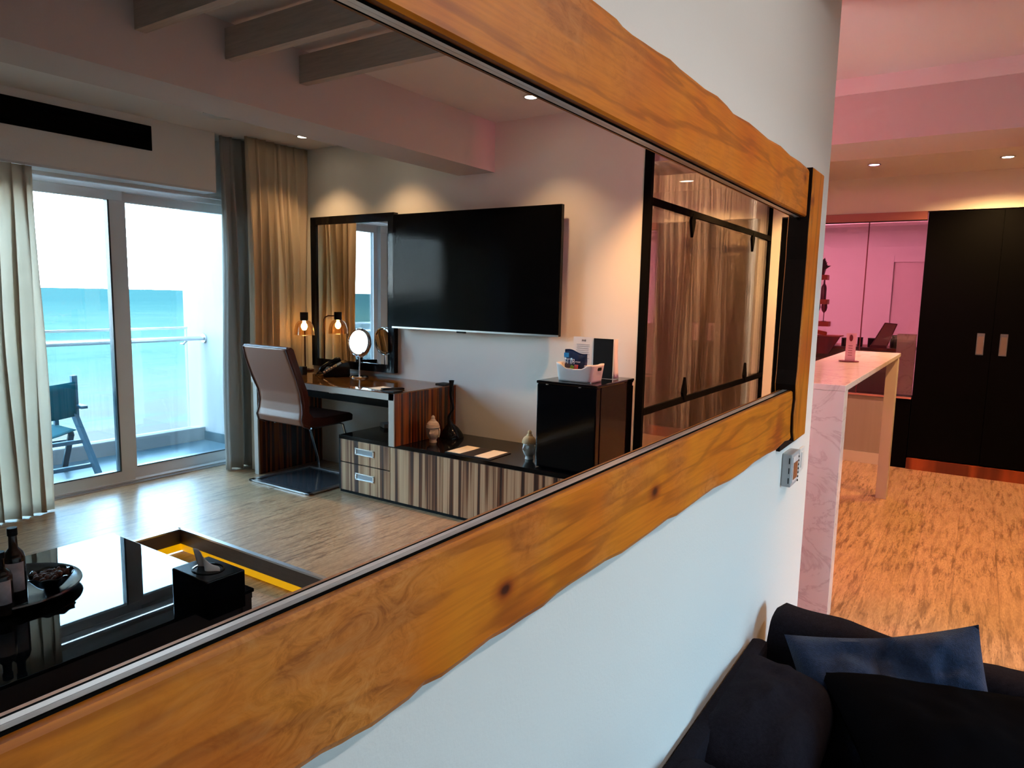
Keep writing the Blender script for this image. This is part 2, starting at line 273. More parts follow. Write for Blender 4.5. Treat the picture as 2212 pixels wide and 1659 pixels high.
# ================================================================= mesh helpers
class B:
    def __init__(s): s.bm = bmesh.new(); s.sm = False
    def box(s, x0, x1, y0, y1, z0, z1, bev=0.0, seg=2):
        x0, x1 = min(x0, x1), max(x0, x1); y0, y1 = min(y0, y1), max(y0, y1); z0, z1 = min(z0, z1), max(z0, z1)
        r = bmesh.ops.create_cube(s.bm, size=1.0); vs = r['verts']
        for v in vs: v.co = Vector((x0 + (v.co.x + .5) * (x1 - x0), y0 + (v.co.y + .5) * (y1 - y0), z0 + (v.co.z + .5) * (z1 - z0)))
        if bev:
            es = list({e for v in vs for e in v.link_edges})
            bmesh.ops.bevel(s.bm, geom=es, offset=bev, segments=seg, affect='EDGES', profile=0.6)
        return s
    def obox(s, c, size, rot=(0, 0, 0), bev=0.0):
        b = B(); b.box(-size[0] / 2, size[0] / 2, -size[1] / 2, size[1] / 2, -size[2] / 2, size[2] / 2, bev)
        M = Matrix.Translation(Vector(c)) @ Euler(rot).to_matrix().to_4x4(); s.merge(b, M); return s
    def merge(s, b, M=None):
        me = bpy.data.meshes.new('tmp'); b.bm.to_mesh(me); b.bm.free()
        if M is not None: me.transform(M)
        s.bm.from_mesh(me); bpy.data.meshes.remove(me); s.sm = s.sm or b.sm; return s
    def lathe(s, prof, c=(0, 0, 0), n=32, off=None, axis=None, sy=1.0):
        """prof: (r, z) list; off: optional (dx, dy) per ring"""
        rings = []
        for i, (r, z) in enumerate(prof):
            dx, dy = off[i] if off else (0, 0)
            if r <= 1e-6: rings.append([s.bm.verts.new((c[0] + dx, c[1] + dy, c[2] + z))])
            else: rings.append([s.bm.verts.new((c[0] + dx + r * math.cos(2 * PI * k / n), c[1] + dy + sy * r * math.sin(2 * PI * k / n), c[2] + z)) for k in range(n)])
        for a, b in zip(rings, rings[1:]):
            for k in range(n):
                k2 = (k + 1) % n
                try:
                    if len(a) == 1 and len(b) == 1: continue
                    if len(a) == 1: s.bm.faces.new((a[0], b[k], b[k2]))
                    elif len(b) == 1: s.bm.faces.new((a[k], b[0], a[k2]))
                    else: s.bm.faces.new((a[k], b[k], b[k2], a[k2]))
                except ValueError: pass
        s.sm = True; return s
    def tube(s, pts, r, n=10, closed=False):
        pts = [Vector(p) for p in pts]; m = len(pts); rad = r if isinstance(r, (list, tuple)) else [r] * m
        up = Vector((0, 0, 1)); rings = []; prev = None
        for i, p in enumerate(pts):
            if closed: t = (pts[(i + 1) % m] - pts[i - 1]).normalized()
            else: t = (pts[min(i + 1, m - 1)] - pts[max(i - 1, 0)]).normalized()
            if prev is None:
                a = t.cross(up)
                if a.length < 1e-3: a = t.cross(Vector((1, 0, 0)))
            else:
                a = prev - t * prev.dot(t)
                if a.length < 1e-4: a = t.cross(up)
            a.normalize(); prev = a; b = t.cross(a)
            rings.append([s.bm.verts.new(p + (a * math.cos(2 * PI * k / n) + b * math.sin(2 * PI * k / n)) * rad[i]) for k in range(n)])
        prs = list(zip(rings, rings[1:])) + ([(rings[-1], rings[0])] if closed else [])
        for a, b in prs:
            for k in range(n): s.bm.faces.new((a[k], a[(k + 1) % n], b[(k + 1) % n], b[k]))
        if not closed:
            s.bm.faces.new(rings[0][::-1]); s.bm.faces.new(rings[-1])
        s.sm = True; return s
    def prism(s, poly, axis, a0, a1):
        """poly: 2-D outline; axis 'y': points are (x,z) extruded in y; 'z': (x,y) in z; 'x': (y,z) in x"""
        def P(p, a): return {'y': (p[0], a, p[1]), 'z': (p[0], p[1], a), 'x': (a, p[0], p[1])}[axis]
        v0 = [s.bm.verts.new(P(p, a0)) for p in poly]; v1 = [s.bm.verts.new(P(p, a1)) for p in poly]
        s.bm.faces.new(v0); s.bm.faces.new(v1[::-1]); n = len(poly)
        for k in range(n): s.bm.faces.new((v0[k], v0[(k + 1) % n], v1[(k + 1) % n], v1[k]))
        return s
    def grid(s, f, nu, nv, closed_u=False):
        V = [[s.bm.verts.new(f(i / (nu - (0 if closed_u else 1)), j / (nv - 1))) for j in range(nv)] for i in range(nu)]
        for i in range(nu if closed_u else nu - 1):
            for j in range(nv - 1):
                s.bm.faces.new((V[i][j], V[(i + 1) % nu][j], V[(i + 1) % nu][j + 1], V[i][j + 1]))
        s.sm = True; return s
    def build(s, name, m, parent=None, smooth=None, local=False, solid=0, bevel=0, subd=0, label=None, flip=False):
        bmesh.ops.recalc_face_normals(s.bm, faces=s.bm.faces)
        me = bpy.data.meshes.new(name); s.bm.to_mesh(me); s.bm.free()
        o = bpy.data.objects.new(name, me); C.objects.link(o); me.materials.append(m)
        if parent is not None:
            o.parent = parent
            if not local:
                root = parent
                while root.parent: root = root.parent
                Mx = Matrix.Translation(root.location) @ root.rotation_euler.to_matrix().to_4x4() if root.type == 'EMPTY' else Matrix.Identity(4)
                me.transform(Mx.inverted())
        if (s.sm if smooth is None else smooth):
            for p in me.polygons: p.use_smooth = True
            if smooth is None or smooth:
                try: me.set_sharp_from_angle(angle=R(40))
                except Exception: pass
        if solid: d = o.modifiers.new('solid', 'SOLIDIFY'); d.thickness = solid; d.offset = 0
        if bevel: d = o.modifiers.new('bevel', 'BEVEL'); d.width = bevel; d.segments = 2; d.limit_method = 'ANGLE'
        if subd: d = o.modifiers.new('sub', 'SUBSURF'); d.levels = subd; d.render_levels = subd
        if label: o['label'] = label
        return o
def thing(name, label, cat, loc=(0, 0, 0), rz=0.0, group=None):
    o = bpy.data.objects.new(name, None); C.objects.link(o); o.location = loc; o.rotation_euler = (0, 0, rz); o.empty_display_size = 0.05
    o['label'] = label; o['category'] = cat
    if group: o['group'] = group
    return o
def tag(o, label, cat, group=None):
    o['label'] = label; o['category'] = cat
    if group: o['group'] = group
    return o
def struct(o): o['kind'] = 'structure'; return o
def dup(root, loc=None, rz=None, label=None, group=None):
    r = root.copy(); C.objects.link(r)
    if loc is not None: r.location = loc
    if rz is not None: r.rotation_euler = (0, 0, rz)
    if label: r['label'] = label
    if group: r['group'] = group
    for ch in list(root.children):
        c = ch.copy(); C.objects.link(c); c.parent = r
        for g in list(ch.children):
            d = g.copy(); C.objects.link(d); d.parent = c
    return r
def text_mesh(name, s, size, m, parent, loc, rot, extrude=0.0003):
    cu = bpy.data.curves.new(name, 'FONT'); cu.body = s; cu.size = size; cu.extrude = extrude; cu.align_x = 'CENTER'; cu.align_y = 'CENTER'
    tmp = bpy.data.objects.new('t', cu); C.objects.link(tmp); dg = bpy.context.evaluated_depsgraph_get()
    me = bpy.data.meshes.new_from_object(tmp.evaluated_get(dg)); bpy.data.objects.remove(tmp); bpy.data.curves.remove(cu)
    root = parent
    while root.parent: root = root.parent
    Mx = Matrix.Translation(root.location) @ root.rotation_euler.to_matrix().to_4x4()
    me.transform(Mx.inverted() @ Matrix.Translation(Vector(loc)) @ Euler(rot).to_matrix().to_4x4())
    o = bpy.data.objects.new(name, me); C.objects.link(o); o.parent = parent; me.materials.clear(); me.materials.append(m); return o

# ================================================================= shell
ZC = 2.54; YW = 0.53; PITX = 2.26; PITY = VY(3.82); XTV = 3.95; YP = -0.667
WY = VY(5.05)                                   # plane of the sliding door
b = B()                                          # floor with the sunken seating area left open
b.box(PITX, XTV + 0.1, WY, -0.5, -0.12, 0); b.box(2.46, XTV + 0.1, -0.5, 2.7, -0.12, 0); b.box(XTV + 0.1, 9.6, WY + 1.5, 2.7, -0.12, 0); b.box(-2.5, PITX, WY, PITY, -0.12, 0); b.box(-2.5, PITX, YW + 0.15, 2.7, -0.12, 0)
struct(b.build('floor', M_floor))
struct(B().box(-2.5, 2.46, PITY, YW + 0.15, -0.30, -0.14).build('floor', M_floor))
# step of the sunken area: timber nosing over a lit recess
struct(B().box(PITX - 0.012, PITX, PITY - 0.012, -0.5, -0.085, -0.004).box(-2.5, PITX, PITY, PITY + 0.012, -0.085, -0.004).build('trim_1', mat('dark_riser_board', (0.13, 0.09, 0.07), 0.4, var=0.3, vscale=6, stretch=(2, 2, 12))))
struct(B().box(PITX - 0.014, PITX + 0.012, PITY - 0.012, -0.5, -0.006, 0.004).box(-2.5, PITX, PITY - 0.012, PITY + 0.014, -0.006, 0.004).build('trim_2', M_trim_metal))
tag(B().box(PITX - 0.004, PITX + 0.02, PITY, -0.52, -0.130, -0.090).build('led_strip', M_yellow), 'glowing yellow light strip below the step edge on the television side', 'light strip', 'light strips of the sunken floor')
tag(B().box(-1.0, PITX - 0.004, PITY - 0.02, PITY + 0.004, -0.130, -0.090).build('led_strip', M_yellow), 'glowing yellow light strip below the step edge on the balcony side', 'light strip', 'light strips of the sunken floor')

struct(B().box(-2.5, 2.98, YW, YW + 0.15, -0.3, ZC).build('wall_mirror_side', M_wall))
struct(B().box(XTV, XTV + 0.12, VY(5.05), YP - 0.03, 0, ZC).build('wall_television_side', M_tvwall))
struct(B().box(-2.62, -2.5, VY(5.2), 2.7, -0.3, ZC).build('wall_left', M_wall))
struct(B().box(-2.5, 9.6, 2.7, 2.8, -0.3, ZC).build('wall_kitchen_back', M_wall))
# window wall: lintel in front, door recess behind, solid left part
LY = VY(4.77)
struct(B().box(-2.5, 3.20, LY - 0.28, LY, 2.127, ZC).box(-2.5, 0.7, WY - 0.1, LY, 0, 2.127).box(3.20, XTV, WY - 0.1, WY + 0.03, 2.115, ZC).box(3.80, XTV + .12, WY - 0.1, WY + 0.03, 0, 2.127).build('wall_window_side', M_wall))
struct(B().box(-2.5, 4.08, WY - 0.12, 2.7, ZC, ZC + 0.1).box(4.07, 7.3, -2.8, 2.7, 2.46, 2.56).box(7.3, 9.6, -2.8, 2.7, 2.46, 2.56).build('ceiling', M_ceil))
struct(B().box(-2.5, XTV, VY(3.09), VY(2.79), 2.22, ZC).build('trim_3', M_beam))
struct(B().box(4.08, 4.56, YP - 2.0, 2.7, 2.22, ZC).build('trim_4', M_beam))
for i, x in enumerate((2.33, 1.935, 1.545, 1.15, 0.755, 0.36, -0.035)):
    r_ = B().box(x, x + 0.045, VY(2.79), YW - 0.001, 2.383, 2.51).build('ceiling_rafter', M_rafter)
    tag(r_, ['slatted grey timber rafter nearest the plaster ceiling light in the mirror', 'grey timber rafter between the two other rafters shown at the mirror top', 'dark timber rafter at the top left of the mirror, cut by the frame edge'][i] if i < 3 else 'grey timber rafter of the row over the sofa, beyond the mirror view', 'rafter', 'timber rafters under the ceiling')
struct(B().box(XTV - 0.012, XTV - 0.001, VY(3.33), YP - 0.02, 0.0, 0.06).build('baseboard_television', M_tvwall))

# recessed air conditioning grille on the lintel
ac = thing('air_conditioning_grille', 'long black ventilation slot on the wall above the sliding glass door', 'vent', (1.9, LY + 0.001, 2.4))
B().box(0.6, 2.72, LY + 0.001, LY + 0.012, 2.327, 2.487).build('frame', M_rod, ac)
b = B()
for k in range(5): b.obox((1.66, LY + 0.014, 2.345 + k * 0.031), (2.08, 0.012, 0.004), (R(30), 0, 0))
b.build('slat', mat('vent_slat', (0.003, 0.003, 0.003), 0.9, spec=0.05), ac)

# ---------------------------------------------------------------- sliding door
dr = B(); x0, x1 = 0.72, 3.80
dr.box(x0, x1, WY - 0.09, WY + 0.02, 2.065, 2.11).box(x0, x0 + 0.05, WY - 0.09, WY + 0.02, 0, 2.085).box(x1 - 0.05, x1, WY - 0.09, WY + 0.02, 0, 2.085).box(x0, x1, WY - 0.10, WY + 0.03, 0.0, 0.018)
door = struct(dr.build('door_1', M_alu))
def leaf(xa, xb, y, nm):
    f = B().box(xa, xb, y - 0.022, y + 0.022, 0.016, 0.10, 0.003).box(xa, xb, y - 0.022, y + 0.022, 2.0, 2.078, 0.003).box(xa, xa + 0.095, y - 0.022, y + 0.022, 0.1, 2.0).box(xb - 0.095, xb, y - 0.022, y + 0.022, 0.1, 2.0).build('door_leaf', M_alu, door)
    B().box(xa + 0.095, xb - 0.095, y - 0.004, y + 0.004, 0.1, 2.0).build('pane', M_glass, f)
    B().box(xb - 0.107, xb - 0.095, y - 0.026, y + 0.026, 0.1, 2.0).box(xa + 0.095, xb - 0.095, y - 0.024, y + 0.024, 0.093, 0.101).build('seal', M_alu_dark, f)
leaf(0.77, 2.65, WY - 0.01, 'a'); leaf(2.60, 3.75, WY - 0.062, 'b')
struct(B().box(0.7, 3.2, LY - 0.24, LY - 0.02, 2.112, 2.127).box(0.7, 3.2, LY - 0.03, LY - 0.001, 2.112, 2.13).box(0.7, 3.8, LY - 0.20, LY - 0.16, 2.09, 2.112).build('trim_5', M_alu))
struct(B().box(0.72, 3.78, WY + 0.03, WY + 0.07, 0.0, 0.008).build('trim_6', M_trim_metal))

# ---------------------------------------------------------------- balcony and sea
BY = VY(6.1)
struct(B().box(-2.0, 3.9, VY(6.42), WY - 0.10, -0.2, -0.025).build('floor_balcony', M_tile))
struct(B().box(3.9, 4.1, VY(6.40), WY - 0.1, -0.2, 2.8).build('wall_balcony_side', M_render))
struct(B().box(-2.0, 3.9, BY - 0.12, BY, -0.2, 0.10, 0.008).build('trim_7', M_render))
struct(B().box(3.885, 3.9, BY, WY - 0.1, -0.025, 0.06).build('baseboard_balcony', M_tile))
rl = thing('balcony_railing', 'steel and glass balcony railing in front of the turquoise sea', 'railing', (1.8, BY, 0.1))
B().tube([(-1.9, BY + 0.03, 0.95), (3.88, BY + 0.03, 0.95)], 0.021, 14).build('handrail', M_steel, rl)
B().box(-1.9, 3.78, BY - 0.075, BY - 0.050, 1.035, 1.055).build('top_rail', M_steel, rl)
B().box(-1.9, 3.78, BY - 0.068, BY - 0.058, 0.10, 1.04).build('glass_panel', M_glass, rl)
fl_ = B().lathe([(0, 0), (0.042, 0), (0.042, 0.014), (0, 0.014)], n=20)
o = fl_.build('wall_flange', M_steel, rl, local=True); o.location = (3.9 - 0.016 - 1.8, 0.03, 0.85); o.rotation_euler = (0, R(90), 0)
o = B().tube([(3.72, BY + 0.03, 0.93), (3.72, BY - 0.02, 0.90), (3.72, BY - 0.06, 0.90)], 0.010).build('bracket', M_steel, rl)
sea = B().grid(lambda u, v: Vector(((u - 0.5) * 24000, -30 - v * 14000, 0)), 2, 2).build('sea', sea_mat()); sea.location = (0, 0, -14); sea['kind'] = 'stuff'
tag(sea, 'bright turquoise sea with small waves out to a hazy horizon', 'sea')
beach = B().grid(lambda u, v: Vector(((u - 0.5) * 400, -60 + v * 60 + 4 * math.sin(u * 40), 0.05)), 80, 2).build('beach', mat('white_sand', (0.08, 0.065, 0.05), 0.9, var=0.15, vscale=0.3)); beach.location = (60, 0, -14); beach['kind'] = 'stuff'
tag(beach, 'pale sand and foam at the water edge below the balcony', 'beach')

# director chair on the balcony (blank back towards the room)
dc = thing('director_chair', 'tall teal folding chair standing outside on the balcony', 'chair', (2.28, VY(5.72), -0.025))
def L(x, v, z): return (x, VY(v), z)
def bar(p, q, w=0.03, d=0.045):
    p, q = Vector(p), Vector(q); bb = B(); ln = (q - p).length; bb.box(-w / 2, w / 2, -d / 2, d / 2, -ln / 2, ln / 2, 0.004)
    Mx = Matrix.Translation((p + q) / 2) @ (q - p).to_track_quat('Z', 'Y').to_matrix().to_4x4(); r = B(); r.merge(bb, Mx); return r
for (xa, xb, nm) in ((2.53, 2.60, 1), (1.99, 1.92, -1)):
    bar(L(xa, 5.62, 0.42), L(xa, 5.62, 0.745), 0.04, 0.035).build('back_post', M_teal, dc)
    bar(L(xa - 0.02 * nm, 5.64, 0.52), L(xb, 5.45, -0.02), 0.04, 0.035).build('leg', M_teal, dc)
    bar(L(xa - 0.02 * nm, 5.66, 0.30), L(xb, 6.0, -0.02), 0.04, 0.03).build('leg', M_teal, dc)
    bar(L(xa + 0.02 * nm, 5.52, 0.51), L(xa + 0.02 * nm, 5.98, 0.53), 0.05, 0.022).build('armrest', M_teal, dc)
    bar(L(xa, 5.94, 0.30), L(xa, 5.94, 0.52), 0.03, 0.03).build('arm_support', M_teal, dc)
B().grid(lambda u, v: Vector(L(1.99 + u * 0.54, 5.60 - 0.03 * math.sin(PI * u), 0.44 + v * 0.26 - 0.015 * math.sin(PI * u))), 14, 6).build('back_sling', M_teal_cloth, dc, solid=0.004)
B().grid(lambda u, v: Vector(L(1.99 + u * 0.54, 5.62 + v * 0.36, 0.33 - 0.05 * math.sin(PI * u))), 14, 6).build('seat_sling', M_teal_cloth, dc, solid=0.004)
for z, v_, xo in ((0.25, 5.56, .0), (0.20, 5.90, .02), (0.07, 5.50, .04)):
    bar(L(1.96 - xo, v_, z), L(2.56 + xo, v_, z), 0.035, 0.03).build('stretcher', M_teal, dc)

# ---------------------------------------------------------------- curtains
def curtain(name, x0, x1, y, z0, z1, n, amp, seed, m, th=0.004, flare=0.0, tot=None):
    random.seed(seed); ph = [random.uniform(-.5, .5) for _ in range(64)]; am = [random.uniform(.55, 1.2) for _ in range(64)]
    def f(u, v):
        k = u * n; i = int(k); w = k - i; s = lambda a: a[min(i, 62)] * (1 - w) + a[min(i + 1, 63)] * w
        zz = z0 + (z1 - z0) * v; low = 1 - v
        a = amp * s(am) * (0.45 + 0.75 * min(1, low * 3.0))
        x = x0 + (x1 - x0) * (u + 0.25 / n * math.sin(2 * PI * k + 1 + 1.2 * low * s(ph)))
        x += flare * low * (u - 0.5) * (0.6 + 0.4 * math.sin(3 * low)) + 0.012 * math.sin(5 * low + 6 * s(ph))
        yy = y + a * math.sin(2 * PI * (k + 0.35 * s(ph) * low)) + 0.010 * math.sin(7 * low + k)
        return Vector((x, yy, zz))
    return B().grid(f, n * 14, 30).build(name, m, solid=th, smooth=True)
o = curtain('curtain', 3.36, 3.94, VY(4.65), 0.012, 2.535, 8, 0.040, 3, M_curtain, flare=0.0); tag(o, 'full height beige pleated curtain lit warm behind the desk lamp', 'curtain', 'curtains at the balcony door')
o = curtain('curtain', 3.24, 3.56, VY(4.80), 0.012, 2.535, 4, 0.05, 9, M_drape, flare=0.05); tag(o, 'narrow blue grey drape at the door side of the beige curtain', 'curtain', 'curtains at the balcony door')
o = curtain('curtain', 1.15, 1.965, VY(4.73), 0.01, 2.105, 11, 0.024, 5, M_sheer, th=0.0015, flare=0.02); tag(o, 'off white sheer curtain hanging left of the balcony door glass', 'curtain', 'curtains at the balcony door')

# ================================================================= the big mirror
mi = thing('wall_mirror', 'long wall mirror in a thick live edge golden timber frame over the sofa', 'mirror', (0.9, YW, 1.39))
ZI0, ZI1, XR = 1.114, 1.668, 2.40
B().box(-0.60, XR + 0.01, 0.508, 0.516, ZI0 - 0.02, ZI1 + 0.02).build('mirror_glass', M_mirror, mi)
BOT = [(0.421,0.958),(0.447,0.954),(0.465,0.953),(0.488,0.95),(0.516,0.951),(0.545,0.952),(0.568,0.957),(0.601,0.952),(0.645,0.954),(0.698,0.958),(0.735,0.955),(0.781,0.955),(0.83,0.953),(0.87,0.958),(0.912,0.959),(0.966,0.958),(1.032,0.958),(1.097,0.952),(1.166,0.953),(1.232,0.954),(1.315,0.957),(1.368,0.951),(1.451,0.953),(1.527,0.955),(1.61,0.956),(1.74,0.947),(1.865,0.946),(1.967,0.951),(2.108,0.949),(2.222,0.943),(2.343,0.952),(2.398,0.945)]
TOP = [(0.936,1.817),(0.969,1.817),(1.001,1.817),(1.023,1.813),(1.058,1.812),(1.101,1.814),(1.16,1.816),(1.218,1.82),(1.264,1.817),(1.331,1.817),(1.404,1.816),(1.483,1.821),(1.549,1.817),(1.596,1.811),(1.721,1.818),(1.805,1.817),(1.898,1.815),(2.032,1.822),(2.147,1.817),(2.272,1.821),(2.398,1.818)]
random.seed(4)
preB = [(-0.6 + k * 0.06, 0.955 + random.uniform(-.005, .005)) for k in range(17)]; preT = [(-0.6 + k * 0.06, 1.817 + random.uniform(-.004, .004)) for k in range(25)]
def board(edge, zin, sgn):
    """board with a rounded, slightly wavy outer edge: section swept along x"""
    bb = B(); secs = []
    for x, z in edge:
        yb, yf = 0.529, 0.485
        pts = [(yb, zin), (yf + 0.004, zin), (yf, zin + sgn * 0.004), (yf, z - sgn * 0.012), (yf + 0.004, z - sgn * 0.004), (yf + 0.012, z), (yb, z - sgn * 0.006)]
        secs.append([bb.bm.verts.new((x, p[0], p[1])) for p in pts])
    for a, c in zip(secs, secs[1:]):
        for k in range(7): bb.bm.faces.new((a[k], a[(k + 1) % 7], c[(k + 1) % 7], c[k]))
    bb.bm.faces.new(secs[0]); bb.bm.faces.new(secs[-1][::-1]); return bb
board(preB + BOT, ZI0, -1).build('bottom_rail', M_frame_h, mi)
board(preT + TOP, ZI1, 1).build('top_rail', M_frame_h, mi)
VLp = [(2.410,1.821),(2.412,1.759),(2.408,1.683),(2.402,1.606),(2.405,1.536),(2.398,1.44),(2.390,1.33),(2.385,1.24),(2.384,1.181),(2.376,1.135),(2.390,1.085),(2.378,1.036),(2.386,0.979),(2.410,0.945)]
pr = B().prism(VLp + [(2.575, 0.943), (2.572, 1.091), (2.578, 1.30), (2.576, 1.545), (2.585, 1.823)], 'y', 0.474, 0.529)
pr.build('right_stile', M_frame_v, mi, bevel=0.005)
B().prism([(x - 0.0025, z) for x, z in VLp] + [(x + 0.002, z) for x, z in VLp[::-1]], 'y', 0.4775, 0.5285).build('dark_inner_edge', mat('near_black_edge', (0.014, 0.007, 0.005), 0.7, spec=0.15), mi)  # thin near-black liner along the inner side of the right stile
B().prism([(-0.60, 0.945), (-0.43, 0.945), (-0.42, 1.3), (-0.435, 1.6), (-0.43, 1.822), (-0.60, 1.822)], 'y', 0.474, 0.529).build('left_stile', M_frame_v, mi, bevel=0.005)
for z, s in ((ZI0, 1), (ZI1, -1)):
    za, zb = sorted((z, z + s * 0.0022))
    B().box(-0.42, 2.376, 0.5005, 0.5078, za, zb).build('inner_bead', M_bead, mi)
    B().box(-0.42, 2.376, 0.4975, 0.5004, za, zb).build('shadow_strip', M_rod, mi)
B().box(2.40, 2.745, 0.517, 0.5285, 0.905, 1.01).build('backing_plate', M_black, mi)

# thermostat and switch plate under the mirror end
th = thing('thermostat', 'grey room thermostat box with small display below the mirror end', 'thermostat', (2.56, YW, 0.81))
B().box(2.505, 2.625, 0.497, 0.529, 0.762, 0.878, 0.004).build('housing', M_grey_pl, th)
B().box(2.519, 2.600, 0.4945, 0.498, 0.776, 0.866).build('bezel', M_white_pl, th)
B().box(2.528, 2.590, 0.4935, 0.495, 0.785, 0.845).build('display', M_lcd, th)
for k in range(7): B().lathe([(0, 0), (0.0035, 0), (0.0035, 0.003), (0, 0.003)], n=10).build('button', M_black, th, local=True).matrix_local = Matrix.Translation((0.053, 0.497 - YW, -0.043 + k * 0.0145)) @ Matrix.Rotation(R(90), 4, 'X')
b = B()
for k in range(3): b.box(2.5035, 2.5052, 0.503, 0.506, 0.775 + k * 0.035, 0.795 + k * 0.035)
b.build('vent', M_black, th)
sw = thing('switch_plate', 'flat white switch plate on the wall right beside the thermostat', 'switch', (2.80, YW, 0.80))
B().box(2.765, 2.845, 0.521, 0.529, 0.76, 0.85, 0.002).build('plate', M_white_pl, sw)
B().box(2.785, 2.825, 0.518, 0.522, 0.775, 0.835, 0.001).build('rocker', M_white_pl, sw)

# ================================================================= sofa
sf = thing('sofa', 'dark charcoal tufted sofa standing against the wall under the mirror', 'sofa', (1.2, 0.05, -0.14))
def puff(c, size, rot=(0, 0, 0), p=0.55, seed=0, wr=0.006, nx=34, corner=0.0, crease=0.0):
    """soft cushion: superellipsoid-like box with pinched seam and light wrinkles"""
    bb = B(); sx, sy, sz = [s / 2 for s in size]
    def sh(u, v, top):
        x, y = 2 * u - 1, 2 * v - 1
        e = max(0.0, (1 - abs(x) ** 3.0)) ** 0.5 * max(0.0, (1 - abs(y) ** 3.0)) ** 0.5
        cx = x * (1 - 0.07 * (1 - abs(y) ** 2) * abs(x) + corner * abs(x * y)); cy = y * (1 - 0.07 * (1 - abs(x) ** 2) * abs(y) + corner * abs(x * y))
        n_ = noise.noise(Vector((cx * 2.1 + seed, cy * 2.1, 0.5 + top))) * wr * 3 + noise.noise(Vector((cx * 6 + seed, cy * 6, top))) * wr
        n_ -= crease * top * (math.exp(-((cy - 0.10 + 0.45 * (cx - 0.5)) / 0.10) ** 2) * max(0, cx) + 0.5 * math.exp(-((cy + 0.35 - 0.3 * cx) / 0.09) ** 2) * max(0, cx))
        return Vector((cx * sx, cy * sy, top * sz * (e * (1 - p * 0.15)) + n_ * e * 2))
    bb.grid(lambda u, v: sh(u, v, 1), nx, nx); bb.grid(lambda u, v: sh(u, v, -1), nx, nx)
    bmesh.ops.remove_doubles(bb.bm, verts=bb.bm.verts, dist=0.0005)
    r = B(); r.merge(bb, Matrix.Translation(Vector(c)) @ Euler(rot).to_matrix().to_4x4()); r.sm = True; return r
B().box(-0.2, 2.24, -0.44, 0.50, -0.135, 0.03, 0.02).build('base', M_sofa, sf)
for i in range(3): puff((0.18 + i * 0.74, -0.10, 0.085), (0.76, 0.78, 0.26), seed=i * 3.1, wr=0.004).build('seat_cushion', M_sofa, sf)
for i in range(4): puff((0.12 + i * 0.585, 0.395, 0.22), (0.60, 0.32, 0.30), (R(90 - 78), 0, 0), seed=i * 5.7 + 2, wr=0.004).build('back_cushion', M_sofa, sf)
def arm(u, v):
    y = 0.515 - u * 0.98; t = v * 2 * PI; c, s = math.cos(t), math.sin(t)
    top = 0.405 - 0.10 * max(0, u - 0.25) - 0.012 * math.sin(u * 5)
    cap = max(0.02, 1 - max(0, (u - 0.93) / 0.07) ** 2) ** 0.5 * max(0.02, 1 - max(0, (0.05 - u) / 0.05) ** 2) ** 0.5
    x = 2.355 + 0.092 * abs(c) ** 0.6 * (1 if c > 0 else -1) * cap; z = (top + -0.13) / 2 + (top + 0.13) / 2 * abs(s) ** 0.55 * (1 if s > 0 else -1) * cap
    n_ = noise.noise(Vector((x * 9, y * 7, z * 7))) * 0.012
    return Vector((x + n_, y, max(-0.138, z + n_)))
B().grid(arm, 36, 33).build('armrest', M_sofa, sf)
B().box(-0.2, 2.22, 0.47, 0.522, -0.13, 0.335, 0.02).build('back_frame', M_sofa, sf)
p1 = puff((2.175, 0.10, 0.24), (0.44, 0.51, 0.15), (R(-23), R(-57), R(37)), seed=8, wr=0.009, corner=0.04, crease=0.022).build('cushion', M_pillow)
tag(p1, 'navy blue scatter cushion with crumpled top leaning on the sofa arm', 'cushion', 'scatter cushions on the sofa')
p2 = puff((1.98, -0.13, 0.25), (0.62, 0.66, 0.24), (R(3), R(-10), R(24)), seed=15, wr=0.004, corner=0.03).build('cushion', M_black_fab)
tag(p2, 'plain black cushion lying in front of the navy blue one on the sofa', 'cushion', 'scatter cushions on the sofa')

# ================================================================= kitchen bar, wardrobe, hatch
br_ = thing('bar_counter', 'high breakfast bar of glossy veined marble standing past the wall end', 'bar', (4.5, 0.62, 0))
B().box(3.25, 5.72, 0.45, 0.80, 1.025, 1.052, 0.003).build('countertop', M_marble, br_)
B().box(3.25, 3.34, 0.452, 0.798, 0.0, 1.025, 0.002).build('end_panel', M_marble, br_)
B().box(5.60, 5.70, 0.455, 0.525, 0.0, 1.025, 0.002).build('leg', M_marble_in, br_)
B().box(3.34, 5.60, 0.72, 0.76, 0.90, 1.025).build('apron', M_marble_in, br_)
XK = 6.8
wd = thing('wardrobe', 'large matt black built in wardrobe with two tall doors and wood plinth', 'wardrobe', (XK + 0.25, -0.07, 0))
B().box(XK + 0.022, XK + 0.48, -0.56, 0.425, 0.10, 2.155).build('carcass', M_ward, wd)
B().box(XK - 0.015, XK + 0.48, -0.56, 0.425, 0.0, 0.095).build('plinth', M_redwood, wd)
for ya, yb, hy in ((-0.56, -0.095, -0.172), (-0.093, 0.425, -0.018)):
    d_ = B().box(XK, XK + 0.02, ya + 0.001, yb - 0.001, 0.105, 2.155, 0.001).build('door', M_ward, wd)
    B().box(XK - 0.004, XK, hy - 0.026, hy + 0.026, 1.005, 1.18).build('handle', M_silver_h, d_)
    B().box(XK - 0.0055, XK - 0.0035, hy - 0.019, hy + 0.019, 1.015, 1.155).build('handle_recess', mat('brushed_recess', (0.28, 0.22, 0.2), 0.35, 0.8), d_)
